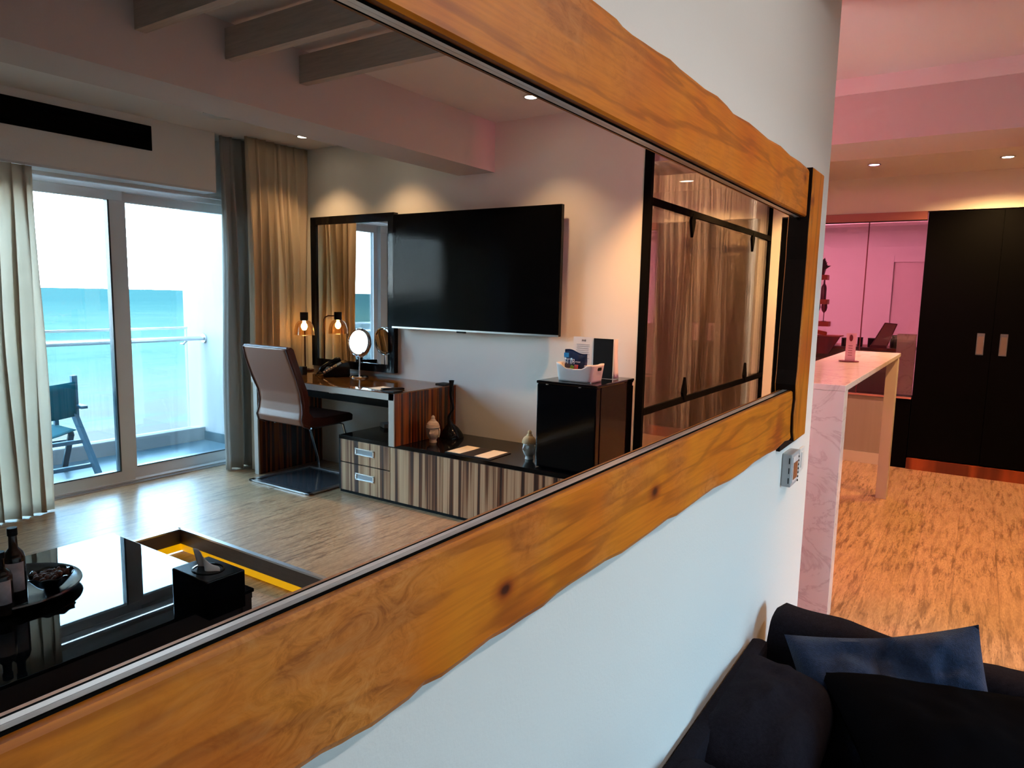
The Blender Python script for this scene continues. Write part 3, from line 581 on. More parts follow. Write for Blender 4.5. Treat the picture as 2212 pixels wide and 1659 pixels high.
# wall around the hatch
struct(B().box(XK, XK + 0.1, 0.43, 2.7, 2.165, 2.46).build('wall_above_hatch', M_tvwall))
struct(B().box(XK, XK + 0.1, -0.8, 0.43, 2.165, 2.46).build('wall_above_wardrobe', M_tvwall)); struct(B().box(XK, XK + 0.1, 2.15, 2.7, 0, 2.165).build('wall_hatch_side', M_tvwall)); struct(B().box(XK, XK + 0.1, -0.78, -0.567, 0, 2.165).build('wall_wardrobe_side', M_tvwall)); struct(B().box(XK + .485, XK + .55, -0.667, 0.43, 0, 2.46).build('wall_behind_wardrobe', M_tvwall))
cab = thing('low_cabinet', 'long taupe low cabinet under the pink glass hatch, wood skirting below', 'cabinet', (XK + 0.2, 1.3, 0))
B().box(XK, XK + 0.3, 0.60, 2.15, 0.10, 0.60).build('panel', M_taupe, cab)
B().box(XK - 0.01, XK + 0.3, 0.60, 2.15, 0.0, 0.098).build('plinth', M_ash, cab)
o = B().box(XK, XK + 0.3, 0.43, 0.598, 0.0, 0.60).build('end_unit', M_ward, cab); o['label'] = 'black end unit'
hx = struct(B().box(XK - 0.01, XK + 0.06, 0.43, 2.15, 2.095, 2.165).box(XK - 0.012, XK + 0.05, 0.43, 2.15, 0.60, 0.612).build('window_1', mat('red_brown_track', (0.42, 0.16, 0.14), 0.4)))
B().box(XK + 0.012, XK + 0.020, 0.43, 0.857, 0.612, 2.097).build('pane', M_glass_h, hx)
B().box(XK + 0.012, XK + 0.020, 0.863, 2.15, 0.612, 2.097).build('pane', M_glass_h, hx)
B().box(XK + 0.008, XK + 0.024, 0.856, 0.864, 0.612, 2.097).build('joint', mat('joint_seal', (0.10, 0.01, 0.02), 0.4), hx)
B().box(XK - 0.012, XK + 0.0, 0.43, 2.15, 2.088, 2.096).build('track_shadow_gap', M_black, hx)
M_pw = mat('hatch_room_paint', (0.80, 0.70, 0.72), 0.85)
struct(B().box(9.5, 9.6, 0.3, 2.7, 0, 2.46).build('wall_hatch_room_back', M_pw)); struct(B().box(XK + 0.1, 9.5, 2.62, 2.7, 0, 2.46).build('wall_hatch_room_left', M_pw)); struct(B().box(XK + 0.55, 9.5, 0.30, 0.38, 0, 2.46).build('wall_hatch_room_right', M_pw))
struct(B().box(8.2, 8.5, 0.3, 2.7, 2.22, 2.46).build('trim_8', M_pw))
dd = B().box(9.45, 9.5, 0.90, 0.96, 0, 1.96).box(9.45, 9.5, 0.38, 0.899, 1.89, 1.96).build('door_2', M_pw); struct(dd)
B().box(9.475, 9.499, 0.38, 0.899, 0, 1.889).build('door_leaf', mat('pink_door', (0.70, 0.56, 0.58), 0.5), dd)
# counter behind the hatch
ct = thing('back_counter', 'brown wooden counter shelf just behind the glass hatch', 'counter', (7.25, 0.95, 0))
B().box(6.98, 7.5, 0.46, 1.75, 0.985, 1.008).build('worktop', M_redwood, ct)
B().box(7.13, 7.45, 0.60, 1.75, 0.0, 0.985).build('cabinet_front', M_taupe, ct)
o = B().box(6.93, 6.975, 0.44, 0.585, 0.62, 1.145).build('marble_block', M_marble); tag(o, 'pinkish marble block standing behind the glass next to the wardrobe', 'block')
for i, (y, w_, h_) in enumerate(((1.02, .058, .075), (0.893, .044, .085), (0.80, .062, .082), (0.60, .105, .115))):
    t_ = thing('canister', ['black canister at the trough side of the card holder', 'small black canister at the joint of the two glass panes', 'wider black canister left of the tilted board', 'big round black canister behind the tilted board'][i], 'canister', (7.09, y, 1.008), 0, 'black canisters on the back counter')
    B().lathe([(0, 0), (w_ / 2, 0), (w_ / 2 * 1.04, h_ * .5), (w_ / 2, h_ * .9), (0, h_ * .9)], (7.09, y, 1.008), 20).build('jar', M_gloss_black, t_)
    B().lathe([(0, h_ * .9), (w_ / 2 * 1.06, h_ * .9), (w_ / 2 * 1.06, h_), (0, h_)], (7.09, y, 1.008), 20).build('lid', M_black, t_)
tb = thing('tilted_board', 'slanted red brown framed board on a stand behind the hatch glass', 'stand', (7.02, 0.70, 1.008))
bb = B().prism([(0.79, 1.03), (0.665, 1.03), (0.60, 1.225), (0.695, 1.232)], 'x', 7.00, 7.012); bb.build('panel', M_screen, tb)
b = B()
q = [(0.79, 1.03), (0.665, 1.03), (0.60, 1.225), (0.695, 1.232)]
for k in range(4): b.tube([(6.999, *q[k]), (6.999, *q[(k + 1) % 4])], 0.004, 6)
b.build('frame', M_maroon, tb); B().box(6.98, 7.06, 0.665, 0.80, 1.008, 1.032, 0.002).build('base', M_maroon, tb)
tr_ = thing('wooden_trough', 'dark red wooden trough with slanted end behind the hatch glass', 'trough', (7.12, 1.35, 1.0))
B().prism([(1.045, 1.092), (1.13, 0.935), (1.75, 0.935), (1.75, 1.092)], 'x', 6.94, 6.975).build('front', M_trough, tr_)
B().box(6.94, 7.2, 1.05, 1.75, 1.09, 1.10).build('top', M_shelf, tr_)
x_ = B().obox((7.0, 1.215, 1.125), (0.09, 0.10, 0.035), (R(12), 0, 0.2), 0.008).build('orange_box', mat('orange_pack', (0.75, 0.12, 0.03), 0.4)); tag(x_, 'small orange pack lying on the dark red wooden trough', 'box')
for i, (z, y1) in enumerate(((1.655, 1.205), (1.43, 1.19), (1.225, 1.165))):
    s_ = B().box(7.05, 7.16, y1, 1.95, z - 0.045, z, 0.002).build('wall_shelf', M_shelf)
    tag(s_, ['top red shelf behind the glass with a dark plant on it', 'middle red shelf behind the glass carrying tall bottles', 'lowest red shelf behind the glass carrying stemmed glasses'][i], 'shelf', 'red shelves behind the hatch')
# plant, bottles, stemware
pl = thing('potted_plant', 'dark leafy plant on the top red shelf behind the glass', 'plant', (7.1, 1.27, 1.655))
B().lathe([(0, 0), (0.03, 0), (0.042, 0.05), (0.03, 0.05), (0, 0.045)], (7.1, 1.27, 1.655), 16).build('pot', M_maroon, pl)
random.seed(2); b = B()
for k in range(26):
    a = random.uniform(0, 2 * PI); e = random.uniform(0.1, 1.3); l_ = random.uniform(.05, .09)
    c0 = Vector((7.1, 1.275, 1.70 + 0.04 * random.random())); d_ = Vector((math.cos(a) * math.cos(e) * .5, math.sin(a) * math.cos(e), math.sin(e)))
    s_ = d_.cross(Vector((1, 0.2, 0))).normalized() * 0.018
    vs_ = [b.bm.verts.new(p) for p in (c0, c0 + d_ * l_ * .5 + s_, c0 + d_ * l_ * 1.15, c0 + d_ * l_ * .5 - s_)]; b.bm.faces.new(vs_)
b.build('foliage', M_leaf, pl, solid=0.002)
def bottle_prof(r, h): return [(0, 0), (r, 0), (r, h * .55), (r * .8, h * .66), (r * .33, h * .76), (r * .30, h * .96), (r * .38, h * .965), (r * .38, h), (0, h)]
for i, (y, h_) in enumerate(((1.235, .19), (1.29, .16), (1.34, .165), (1.39, .15))):
    t_ = thing('bottle', ['tallest clear bottle at the shelf end behind the glass', 'dark bottle second from the end of the middle red shelf', 'dark bottle third from the end of the middle red shelf', 'dark bottle deepest on the middle red shelf'][i], 'bottle', (7.1, y, 1.43), 0, 'bottles on the middle red shelf')
    B().lathe(bottle_prof(.024, h_), (7.1, y, 1.43), 16).build('body', M_bottle if i else mat('smoked_glass', (0.25, 0.12, 0.2), 0.1), t_)
    B().lathe([(0, h_), (.011, h_), (.011, h_ + .02), (0, h_ + .02)], (7.1, y, 1.43), 12).build('cap', M_maroon, t_)
for i, y in enumerate((1.22, 1.28, 1.335)):
    t_ = B().lathe([(0, 0), (.026, 0), (.026, .003), (.004, .008), (.004, .08), (.02, .10), (.028, .13), (.024, .16), (.022, .16), (.026, .13), (0, .095)], (7.1, y, 1.225), 18).build('wine_glass', mat('maroon_glass', (0.22, 0.04, 0.09), 0.1))
    tag(t_, ['stemmed glass at the open end of the lowest red shelf', 'stemmed glass in the middle of the lowest red shelf', 'stemmed glass deepest on the lowest red shelf'][i], 'glass', 'stemmed glasses on the lowest red shelf')
ch = thing('card_holder', 'upright pink tinted acrylic card holder with oval emblem on the bar', 'card holder', (4.6, 0.632, 1.052))
B().lathe([(0, 0), (0.055, 0), (0.055, 0.006), (0, 0.006)], (4.6, 0.632, 1.052), 28).build('base', M_maroon, ch)
B().box(4.597, 4.603, 0.600, 0.655, 1.058, 1.222, 0.001).build('card', M_acrylic, ch)
b = B().lathe([(0, 0), (0.010, 0), (0.010, 0.001), (0, 0.001)], n=20, sy=2.0); o = b.build('emblem', M_maroon, ch, local=True); o.location = (-0.0035, -0.004, 0.142); o.rotation_euler = (0, R(-90), 0); o.rotation_euler = (R(0), R(-90), 0)
o.data.transform(Matrix.Rotation(R(90), 4, 'Z'))
b = B()
for k in range(5): b.box(4.5955, 4.597, 0.617, 0.640, 1.09 + k * 0.014, 1.093 + k * 0.014)
b.build('print', M_maroon, ch)

# downlights
def downlight(x, y, z, label, m=M_lamp, e=40, col=WARM, spot=75, blend=0.7, lit=True, grp='recessed downlights', aim=None):
    t_ = thing('downlight', label, 'ceiling light', (x, y, z), 0, grp)
    B().lathe([(0.036, 0.0), (0.046, -0.001), (0.047, -0.006), (0.036, -0.004)], (x, y, z), 28).build('bezel', M_steel, t_)
    B().lathe([(0, -0.003), (0.035, -0.003), (0.035, -0.001), (0, -0.001)], (x, y, z), 24).build('lens', m, t_)
    if lit: light('SPOT', 'downlight_beam', (x, y, z - 0.02), e, col, 0.03, aim or (x, y, 0), spot, blend)
downlight(3.547, VY(2.258), ZC, 'lit downlight in the ceiling in front of the television wall', e=14, spot=100, blend=.8)
downlight(3.60, VY(4.287), ZC, 'lit downlight in the ceiling near the top of the beige curtain', e=16, spot=100)
downlight(3.60, VY(3.55), ZC, 'downlight in the ceiling hidden behind the plaster beam above the desk', e=17, spot=100, blend=.8)
downlight(6.151, 0.777, 2.46, 'pink lit downlight above the bar end in the kitchen ceiling', M_lamp_pink, 40, (1.0, .35, .5), 120)
downlight(6.25, -0.068, 2.46, 'warm white lit downlight in the kitchen ceiling above the black wardrobe', e=95, col=(1.0, .58, .22), spot=150)
downlight(3.55, -0.40, ZC, 'warm downlight above the floor beside the sofa arm', e=85, col=(1.0, .48, .17), spot=90)
downlight(5.1, -0.25, 2.46, 'warm downlight above the passage along the bar', e=95, col=(1.0, .48, .17), spot=115)
downlight(1.957, -0.80, 2.383, 'unseen white spotlight added under a rafter above the sofa arm to brighten the wall', e=17, col=(1.0, .92, .86), spot=125, blend=1, aim=(1.957, 0.9, 1.2))  # added lamp, out of view, aimed to lighten the wall around the mirror
downlight(0.777, -0.80, 2.383, 'unseen white spotlight added under a rafter above the middle of the sofa to brighten the wall', e=17, col=(1.0, .92, .86), spot=125, blend=1, aim=(0.777, 0.9, 1.2))  # second added lamp, also out of view, lifting the same wall
o = B().lathe([(0, -0.012), (0.085, -0.012), (0.10, -0.004), (0.10, 0.0), (0, 0)], (2.90, VY(4.264), ZC), 32).build('ceiling_speaker', mat('off_white_disc', (0.55, 0.54, 0.5), 0.6)); tag(o, 'flat round off white disc in the ceiling near the air slot', 'ceiling speaker')

# ================================================================= glass partition
gp = thing('glass_partition', 'clear glass partition wall with black rods and curtain behind it', 'partition', (5.4, YP, 0))
B().box(XTV + 0.025, XK - 0.03, YP - 0.005, YP + 0.005, 0.01, 2.44).build('glass_panel', M_glass_p, gp)
for xa in (XTV - 0.005, XK - 0.03):
    B().box(xa - 0.0, xa + 0.03, YP - 0.028, YP + 0.02, 0, 2.46).build('post', M_rod, gp)
for z in (1.973, 0.713):
    r0 = B().box(XTV + 0.025, XK - 0.03, YP + 0.006, YP + 0.022, z - 0.022, z + 0.022, 0.002).build('rod', M_rod, gp)
    s = -1 if z > 1 else 1
    for x in (4.68, 6.18):
        B().prism([(x - 0.018, z), (x + 0.018, z), (x + 0.040, z + s * 0.05), (x, z + s * 0.155), (x - 0.040, z + s * 0.05)], 'y', YP + 0.007, YP + 0.026).build('pointed_clamp', M_rod, gp)
o = curtain('curtain', XTV + 0.2, XK - 0.02, YP - 0.16, 0.01, 2.40, 22, 0.035, 21, M_sheer_b, th=0.002); tag(o, 'warm beige curtain hanging behind the glass partition with black rods', 'curtain')
struct(B().box(XTV + .12, 9.6, -2.9, -2.8, 0, 2.46).build('wall_bathroom', M_tvwall)); struct(B().box(XK + 0.1, XK + 0.2, -2.8, YP, 0, 2.46).build('wall_bathroom_right', M_tvwall))

# ================================================================= television and vanity mirror
tv = thing('television', 'large flat black television hanging on the cream wall', 'television', (3.9, VY(2.92), 1.56))
B().box(3.885, 3.947, VY(3.25), VY(2.55), 1.30, 1.85).build('wall_mount', M_black, tv)
B().box(3.868, 3.90, VY(3.64), VY(2.216), 1.150, 1.975, 0.003).build('housing', M_gloss_black, tv)
B().box(3.8655, 3.868, VY(3.632), VY(2.224), 1.166, 1.968).build('screen', mat('screen_glass', (0.002, 0.002, 0.0025), 0.09, spec=0.1), tv)
B().box(3.862, 3.87, VY(3.64), VY(2.216), 1.148, 1.160).build('lower_bezel', M_steel, tv)
B().box(3.858, 3.87, VY(3.03), VY(2.95), 1.138, 1.150, 0.003).build('sensor', M_gloss_black, tv)
vm = thing('vanity_mirror', 'upright rectangular mirror in a black frame above the desk', 'mirror', (3.93, VY(4.11), 1.4))
xf = 3.905
B().box(xf + 0.012, xf + 0.022, VY(4.54), VY(3.70), 0.84, 1.96).build('mirror_glass', M_mirror, vm)
b = B(); b.box(xf, 3.949, VY(4.575), VY(3.66), 1.935, 1.997, 0.002).box(xf, 3.949, VY(4.575), VY(3.66), 0.80, 0.862, 0.002).box(xf, 3.949, VY(4.575), VY(4.513), 0.862, 1.935).box(xf, 3.949, VY(3.722), VY(3.66), 0.862, 1.935)
b.build('frame', M_gloss_black, vm)

# ================================================================= desk, console
dk = thing('desk', 'writing desk with glazed wooden top and striped red brown side panel', 'desk', (3.63, VY(3.8), 0))
y0, y1 = VY(4.56), VY(3.10)
B().box(3.315, 3.945, y0, y1, 0.725, 0.757).build('desk_top', M_desk_top, dk)
B().box(3.31, 3.947, y1 - 0.042, y1 + 0.003, 0.412, 0.755).build('side_panel', M_zebra_dark, dk)
B().box(3.33, 3.947, y0, y0 + 0.045, 0.0, 0.725).build('side_panel', M_zebra_dark, dk)
B().box(3.303, 3.313, y0, y1, 0.715, 0.757).box(3.303, 3.3115, y1 - 0.045, y1 + 0.003, 0.412, 0.757).box(3.318, 3.331, y0, y0 + 0.045, 0.0, 0.72).build('edge_band', M_ash, dk)
B().box(3.60, 3.93, y0 + 0.045, y1 - 0.045, 0.60, 0.725).build('drawer', M_black, dk)
B().box(3.585, 3.60, VY(4.02), VY(3.92), 0.652, 0.664).build('drawer_handle', M_chrome, dk)
B().box(3.303, 3.947, y0, y1 + 0.004, 0.757, 0.763, 0.001).build('glass_cover', thin_glass('desk_glass_cover', (0.97, 0.98, 0.97, 1), 1.0), dk)
for i, (x, v_) in enumerate(((3.365, 3.165), (3.89, 3.16))):
    o = B().box(x - 0.045, x + 0.045, VY(v_ + .045), VY(v_ - .05), 0.763, 0.771, 0.002).build('desk_pad', M_black); tag(o, ['black pad at the front corner of the desk glass', 'black pad at the wall side corner of the desk glass'][i], 'pad', 'black pads on the desk glass')
o = B().obox((3.43, VY(3.33), 0.765), (0.13, 0.12, 0.003), (0, 0, 0.1)).build('note_card', M_paper); tag(o, 'cream note card lying on the desk beside the black pad', 'card')
o = B().obox((3.44, VY(3.235), 0.769), (0.15, 0.045, 0.010), (0, 0, 0.5), 0.002).build('pen_case', M_black); tag(o, 'slim black case lying beside the cream note card', 'case')

cs = thing('media_console', 'long low cabinet with striped walnut fronts and gloss black top', 'cabinet', (3.66, VY(2.7), 0))
c0, c1 = VY(3.69), VY(1.70)
B().box(3.376, 3.948, c0, c1, 0.385, 0.41, 0.001).build('top', M_gloss_black, cs)
B().box(3.39, 3.948, c0, c1, 0.02, 0.385).box(3.376, 3.39, c0, c0 + 0.018, 0.02, 0.385).build('carcass', M_black, cs)
B().box(3.385, 3.948, c0 + 0.002, c1, 0.0, 0.02).build('plinth', M_black, cs)
for z0_, z1_ in ((0.225, 0.383), (0.022, 0.217)):
    f_ = B().box(3.374, 3.39, c0 + 0.019, VY(3.20) - 0.002, z0_, z1_ if z1_ > .3 else z1_, 0.001).build('drawer_front', M_zebra, cs)
    zc = z0_ + (0.088 if z1_ > .3 else 0.115)
    yc0, yc1 = VY(3.525), VY(3.345)
    B().box(3.369, 3.376, yc0, yc1, zc - 0.024, zc - 0.017).box(3.369, 3.376, yc0, yc1, zc + 0.017, zc + 0.024).box(3.369, 3.376, yc0, yc0 + 0.012, zc - 0.02, zc + 0.02).box(3.369, 3.376, yc1 - 0.012, yc1, zc - 0.02, zc + 0.02).build('pull_frame', M_chrome, f_)
    B().box(3.3725, 3.3745, yc0 + 0.012, yc1 - 0.012, zc - 0.017, zc + 0.017).build('pull_recess', mat('pull_recess', (0.3, 0.33, 0.36), 0.3, 0.9), f_)
for va, vb in ((3.198, 2.742), (2.742, 2.30), (2.30, 1.917), (1.917, 1.70)):
    B().box(3.374, 3.39, VY(va) + 0.001, VY(vb) - 0.001, 0.022, 0.383, 0.001).build('door', M_zebra, cs)
# paper cards on a dark tray on the console
ft = B().box(3.40, 3.63, VY(2.75), VY(2.40), 0.410, 0.4145, 0.001).build('leather_folder', mat('brown_folder', (0.02, 0.012, 0.01), 0.35)); tag(ft, 'thin dark folder lying on the low console under two cards', 'folder')
for i, v_ in enumerate((2.69, 2.475)):
    o = B().box(3.41, 3.625, VY(v_ + .052), VY(v_ - .052), 0.4147, 0.4165).build('paper_card', M_paper); tag(o, ['cream card on the console folder, on the side of the twisted vase', 'cream card on the console folder, on the side of the fridge'][i], 'card', 'cream cards on the console folder')
# power socket block under the desk
pb = thing('socket_block', 'small white socket block lying on the console under the desk', 'socket', (3.72, VY(3.66), 0.41))
B().obox((3.78, VY(3.62), 0.4275), (0.07, 0.10, 0.03), (0, 0, 0.5), 0.004).build('plug', M_white_pl, pb)
B().tube([(3.80, VY(3.66), 0.420), (3.83, VY(3.72), 0.414), (3.86, VY(3.78), 0.35), (3.88, VY(3.80), 0.2), (3.9, VY(3.80), 0.008)], 0.006).build('cable', M_black, pb)

# ---------------------------------------------------------------- desk chair
cx, cv = 3.20, 4.09
dch = thing('desk_chair', 'taupe leather desk chair with dark brown edges and flat steel base', 'chair', (3.4, VY(4.09), 0))
outer = [(3.075, 1.015), (3.10, 0.93), (3.15, 0.80), (3.19, 0.70), (3.203, 0.62), (3.199, 0.56), (3.185, 0.515), (3.20, 0.475), (3.25, 0.452), (3.40, 0.445), (3.66, 0.455)]
inner = [(3.67, 0.50), (3.64, 0.515), (3.40, 0.51), (3.30, 0.52), (3.262, 0.56), (3.265, 0.63), (3.25, 0.71), (3.205, 0.82), (3.16, 0.94), (3.135, 1.01), (3.11, 1.03)]
def chsec(prof, y): return [(p[0], y, p[1]) for p in prof]
w0 = 0.25
b = B()
# outer shell skin (back face) with slight crown, inner cushion, dark side gussets
def wid(z, x): return w0 - (0.02 if z > .9 else 0) * (z - .9) * 6 - 0.018 * math.exp(-((z - 0.66) / 0.09) ** 2)
def skin(prof, off, inset):
    bb = B(); n = len(prof)
    bb.grid(lambda u, v: (lambda i, w: Vector((prof[i][0] * (1 - w) + prof[min(i + 1, n - 1)][0] * w + off * math.cos((v - .5) * PI) ** .5 if 0 < v < 1 else prof[i][0] * (1 - w) + prof[min(i + 1, n - 1)][0] * w,
        VY(cv) + (2 * v - 1) * (wid(prof[i][1] * (1 - w) + prof[min(i + 1, n - 1)][1] * w, 0) - inset), prof[i][1] * (1 - w) + prof[min(i + 1, n - 1)][1] * w)))(int(u * (n - 1) * .99999), u * (n - 1) * .99999 - int(u * (n - 1) * .99999)), 60, 12)
    return bb
skin(outer[:8], -0.008, 0.0).build('back_shell', M_leather, dch, solid=0.006)
prof_all = outer + inner
B().prism([(x + (0.004 if k < len(outer) else -0.002), z) for k, (x, z) in enumerate(prof_all)], 'y', VY(cv) - w0 + 0.012, VY(cv) + w0 - 0.012).build('upholstery', M_leather_side, dch, bevel=0.008)
b = B()
for s in (-1, 1): b.tube([(x, VY(cv) + s * (wid(z, 0) - 0.006), z) for x, z in outer[:9]], 0.011, 8)
b.tube([(3.085, VY(cv) - w0 + 0.02, 1.018), (3.085, VY(cv) + w0 - 0.02, 1.018)], 0.010, 8)
b.build('piping', M_leather_side, dch)
yb0, yb1 = VY(4.42), VY(3.76)
b = B().box(3.16, 3.20, yb0, yb1, 0.002, 0.014, 0.002).box(3.70, 3.74, yb0, yb1, 0.002, 0.014, 0.002).box(3.16, 3.74, yb0, yb0 + 0.04, 0.002, 0.014, 0.002).box(3.16, 3.74, yb1 - 0.04, yb1, 0.002, 0.014, 0.002)
b.build('base_frame', M_steel, dch)
B().box(3.20, 3.70, yb0 + 0.04, yb1 - 0.04, 0.001, 0.005).build('base_plate', mat('dark_glossy_base', (0.05, 0.05, 0.055), 0.12), dch)
for s in (-1, 1):
    b = B(); b.tube([(3.715, VY(cv) + s * 0.20, 0.012), (3.70, VY(cv) + s * 0.20, 0.10), (3.60, VY(cv) + s * 0.20, 0.43), (3.56, VY(cv) + s * 0.20, 0.445), (3.30, VY(cv) + s * 0.20, 0.44)], 0.009, 8)
    b.build('support', M_chrome, dch)

# ---------------------------------------------------------------- desk lamp
lx, ly = 3.74, VY(4.47)
dl = thing('desk_lamp', 'bronze desk lamp with clear bell shade glowing warm before the curtain', 'lamp', (lx, ly, 0.763))
sx_, sy_ = lx + 0.075, ly - 0.085
B().lathe([(0, 0), (0.07, 0), (0.07, 0.012), (0.02, 0.016), (0, 0.016)], (sx_, sy_, 0.763), 28).build('base', M_brown_metal, dl)
B().tube([(sx_, sy_, 0.77), (sx_, sy_, 1.175), (lx + 0.069, ly - 0.078, 1.197), (lx + 0.052, ly - 0.059, 1.207), (lx + 0.015, ly - 0.017, 1.207)], 0.0055).build('stem', M_brown_metal, dl)
B().lathe([(0, 0.045), (0.031, 0.045), (0.031, -0.015), (0.026, -0.02), (0, -0.02)], (lx, ly, 1.195), 24).build('socket', M_black, dl)
B().lathe([(0.024, 0), (0.05, -0.012), (0.068, -0.040), (0.076, -0.075), (0.079, -0.115), (0.082, -0.118)], (lx, ly, 1.178), 32).build('glass_shade', M_amber, dl, solid=0.002)
B().lathe([(0, -0.078), (0.016, -0.072), (0.025, -0.056), (0.023, -0.038), (0.013, -0.020), (0.012, 0), (0, 0)], (lx, ly, 1.178), 20).build('bulb', M_bulb, dl)
light('POINT', 'desk_lamp_glow', (lx, ly, 1.118), 20, (1.0, 0.50, 0.13), 0.02)

# make-up mirror
mx_, my_ = 3.78, VY(3.896)
mm = thing('makeup_mirror', 'round chrome make up mirror on a stand upon the desk', 'mirror', (mx_, my_, 0.763))
B().lathe([(0, 0), (0.068, 0), (0.070, 0.006), (0.062, 0.014), (0.012, 0.018), (0, 0.018)], (mx_, my_, 0.763), 32).build('base', M_chrome, mm)
B().tube([(mx_, my_, 0.775), (mx_, my_, 0.92)], 0.006).build('stem', M_chrome, mm)
def disc(prof, nm, m_, par, rot): 
    o = B().lathe(prof, n=40).build(nm, m_, par, local=True); o.location = (0, 0, 0.268); o.rotation_euler = Vector((-0.99, 0.08, 0.10)).to_track_quat('Z', 'Y').to_euler(); o.data.transform(Matrix.Scale(1.1, 4)); return o
rotd = (0, R(-90), 0)
d1 = disc([(0.088, 0.016), (0.096, 0.013), (0.099, 0), (0.096, -0.013), (0.088, -0.016), (0.082, -0.010), (0.082, 0.010), (0.088, 0.016)], 'rim', M_chrome, mm, rotd)
disc([(0, 0.010), (0.084, 0.010), (0.084, -0.010), (0, -0.010)], 'mirror_disc', M_mirror, mm, rotd)
B().tube([(mx_, my_ + 0.112 * math.sin(a), 1.031 - 0.112 * math.cos(a)) for a in [R(-95 + k * 10) for k in range(20)]], 0.004, 8).build('yoke', M_chrome, mm)
# telephone
tp = thing('telephone', 'black desk telephone with sloped keypad beside the make up mirror', 'telephone', (3.745, VY(4.12), 0.763), R(37))
def LB(): return B()
LB().prism([(-0.10, 0.002), (-0.10, 0.018), (0.05, 0.105), (0.085, 0.112), (0.10, 0.09), (0.10, 0.002)], 'y', -0.085, 0.085).build('body', M_gloss_black, tp, local=True, bevel=0.004)
sl = math.atan2(0.087, 0.15); dx_ = Vector((math.cos(sl), 0, math.sin(sl))); nn = Vector((-math.sin(sl), 0, math.cos(sl)))
b = B()
for i in range(5):
    for j in range(3): b.obox(Vector((-0.10, -0.010 + j * 0.024, 0.018)) + dx_ * (0.018 + i * 0.021) + nn * 0.003, (0.015, 0.018, 0.008), (0, -sl, 0), 0.001)
b.build('keypad', mat('brown_keys', (0.30, 0.17, 0.11), 0.35), tp, local=True)
LB().obox(Vector((-0.10, 0.02, 0.018)) + dx_ * 0.145 + nn * 0.002, (0.034, 0.085, 0.004), (0, -sl, 0)).build('display', mat('phone_display', (0.25, 0.27, 0.3), 0.2), tp, local=True)
hs = [Vector((-0.10, -0.058, 0.018)) + dx_ * (-0.005 + k * 0.018) + nn * (0.020 + 0.016 * math.sin(PI * k / 10)) for k in range(11)]
LB().tube(hs, [0.017, 0.022, 0.020, 0.015, 0.014, 0.014, 0.014, 0.015, 0.020, 0.022, 0.017], 12).build('handset', M_gloss_black, tp, local=True)
LB().tube([hs[0], hs[0] + Vector((-0.02, -0.02, -0.02)), Vector((-0.10, -0.12, 0.006)), Vector((-0.14, -0.09, 0.005)), Vector((-0.15, -0.03, 0.005))], 0.004).build('cord', M_black, tp, local=True)
o = B().box(3.60, 3.645, VY(4.37), VY(4.33), 0.763, 0.825, 0.003).build('pen_cup', M_black); tag(o, 'small square black cup on the desk behind the chair back', 'cup')

# ---------------------------------------------------------------- ornaments on the console
vs_y, vs_x = VY(3.015), 3.80
zz = [(108,687,33),(150,685,27),(200,683,21),(270,675,18),(310,680,17),(350,690,17),(400,708,16),(430,713,16),(455,711,16),(480,698,16),(500,684,16),(525,670,18),(560,655,20),(600,662,26),(640,680,40),(680,690,70),(720,695,95),(770,700,120),(800,700,122)]
prof, off = [], []
for y_, x_, w_ in zz:
    z = .40 * (1 - (y_ - 108) / 692); prof.append((w_ / 5.53 / 312 * (1.0 if w_ < 50 else 1.16), z)); off.append((0, (x_ - 695) / 5.53 / 312 * 1.15))
prof = [(0.0, prof[0][1] - 0.01)] + prof + [(0, 0)]; off = [off[0]] + off + [(0, 0)]
o = B().lathe(prof, (vs_x, vs_y, 0.411), 28, off).build('twisted_vase', M_gloss_black); tag(o, 'black vase with a thin twisted neck on the console by the wall', 'vase')

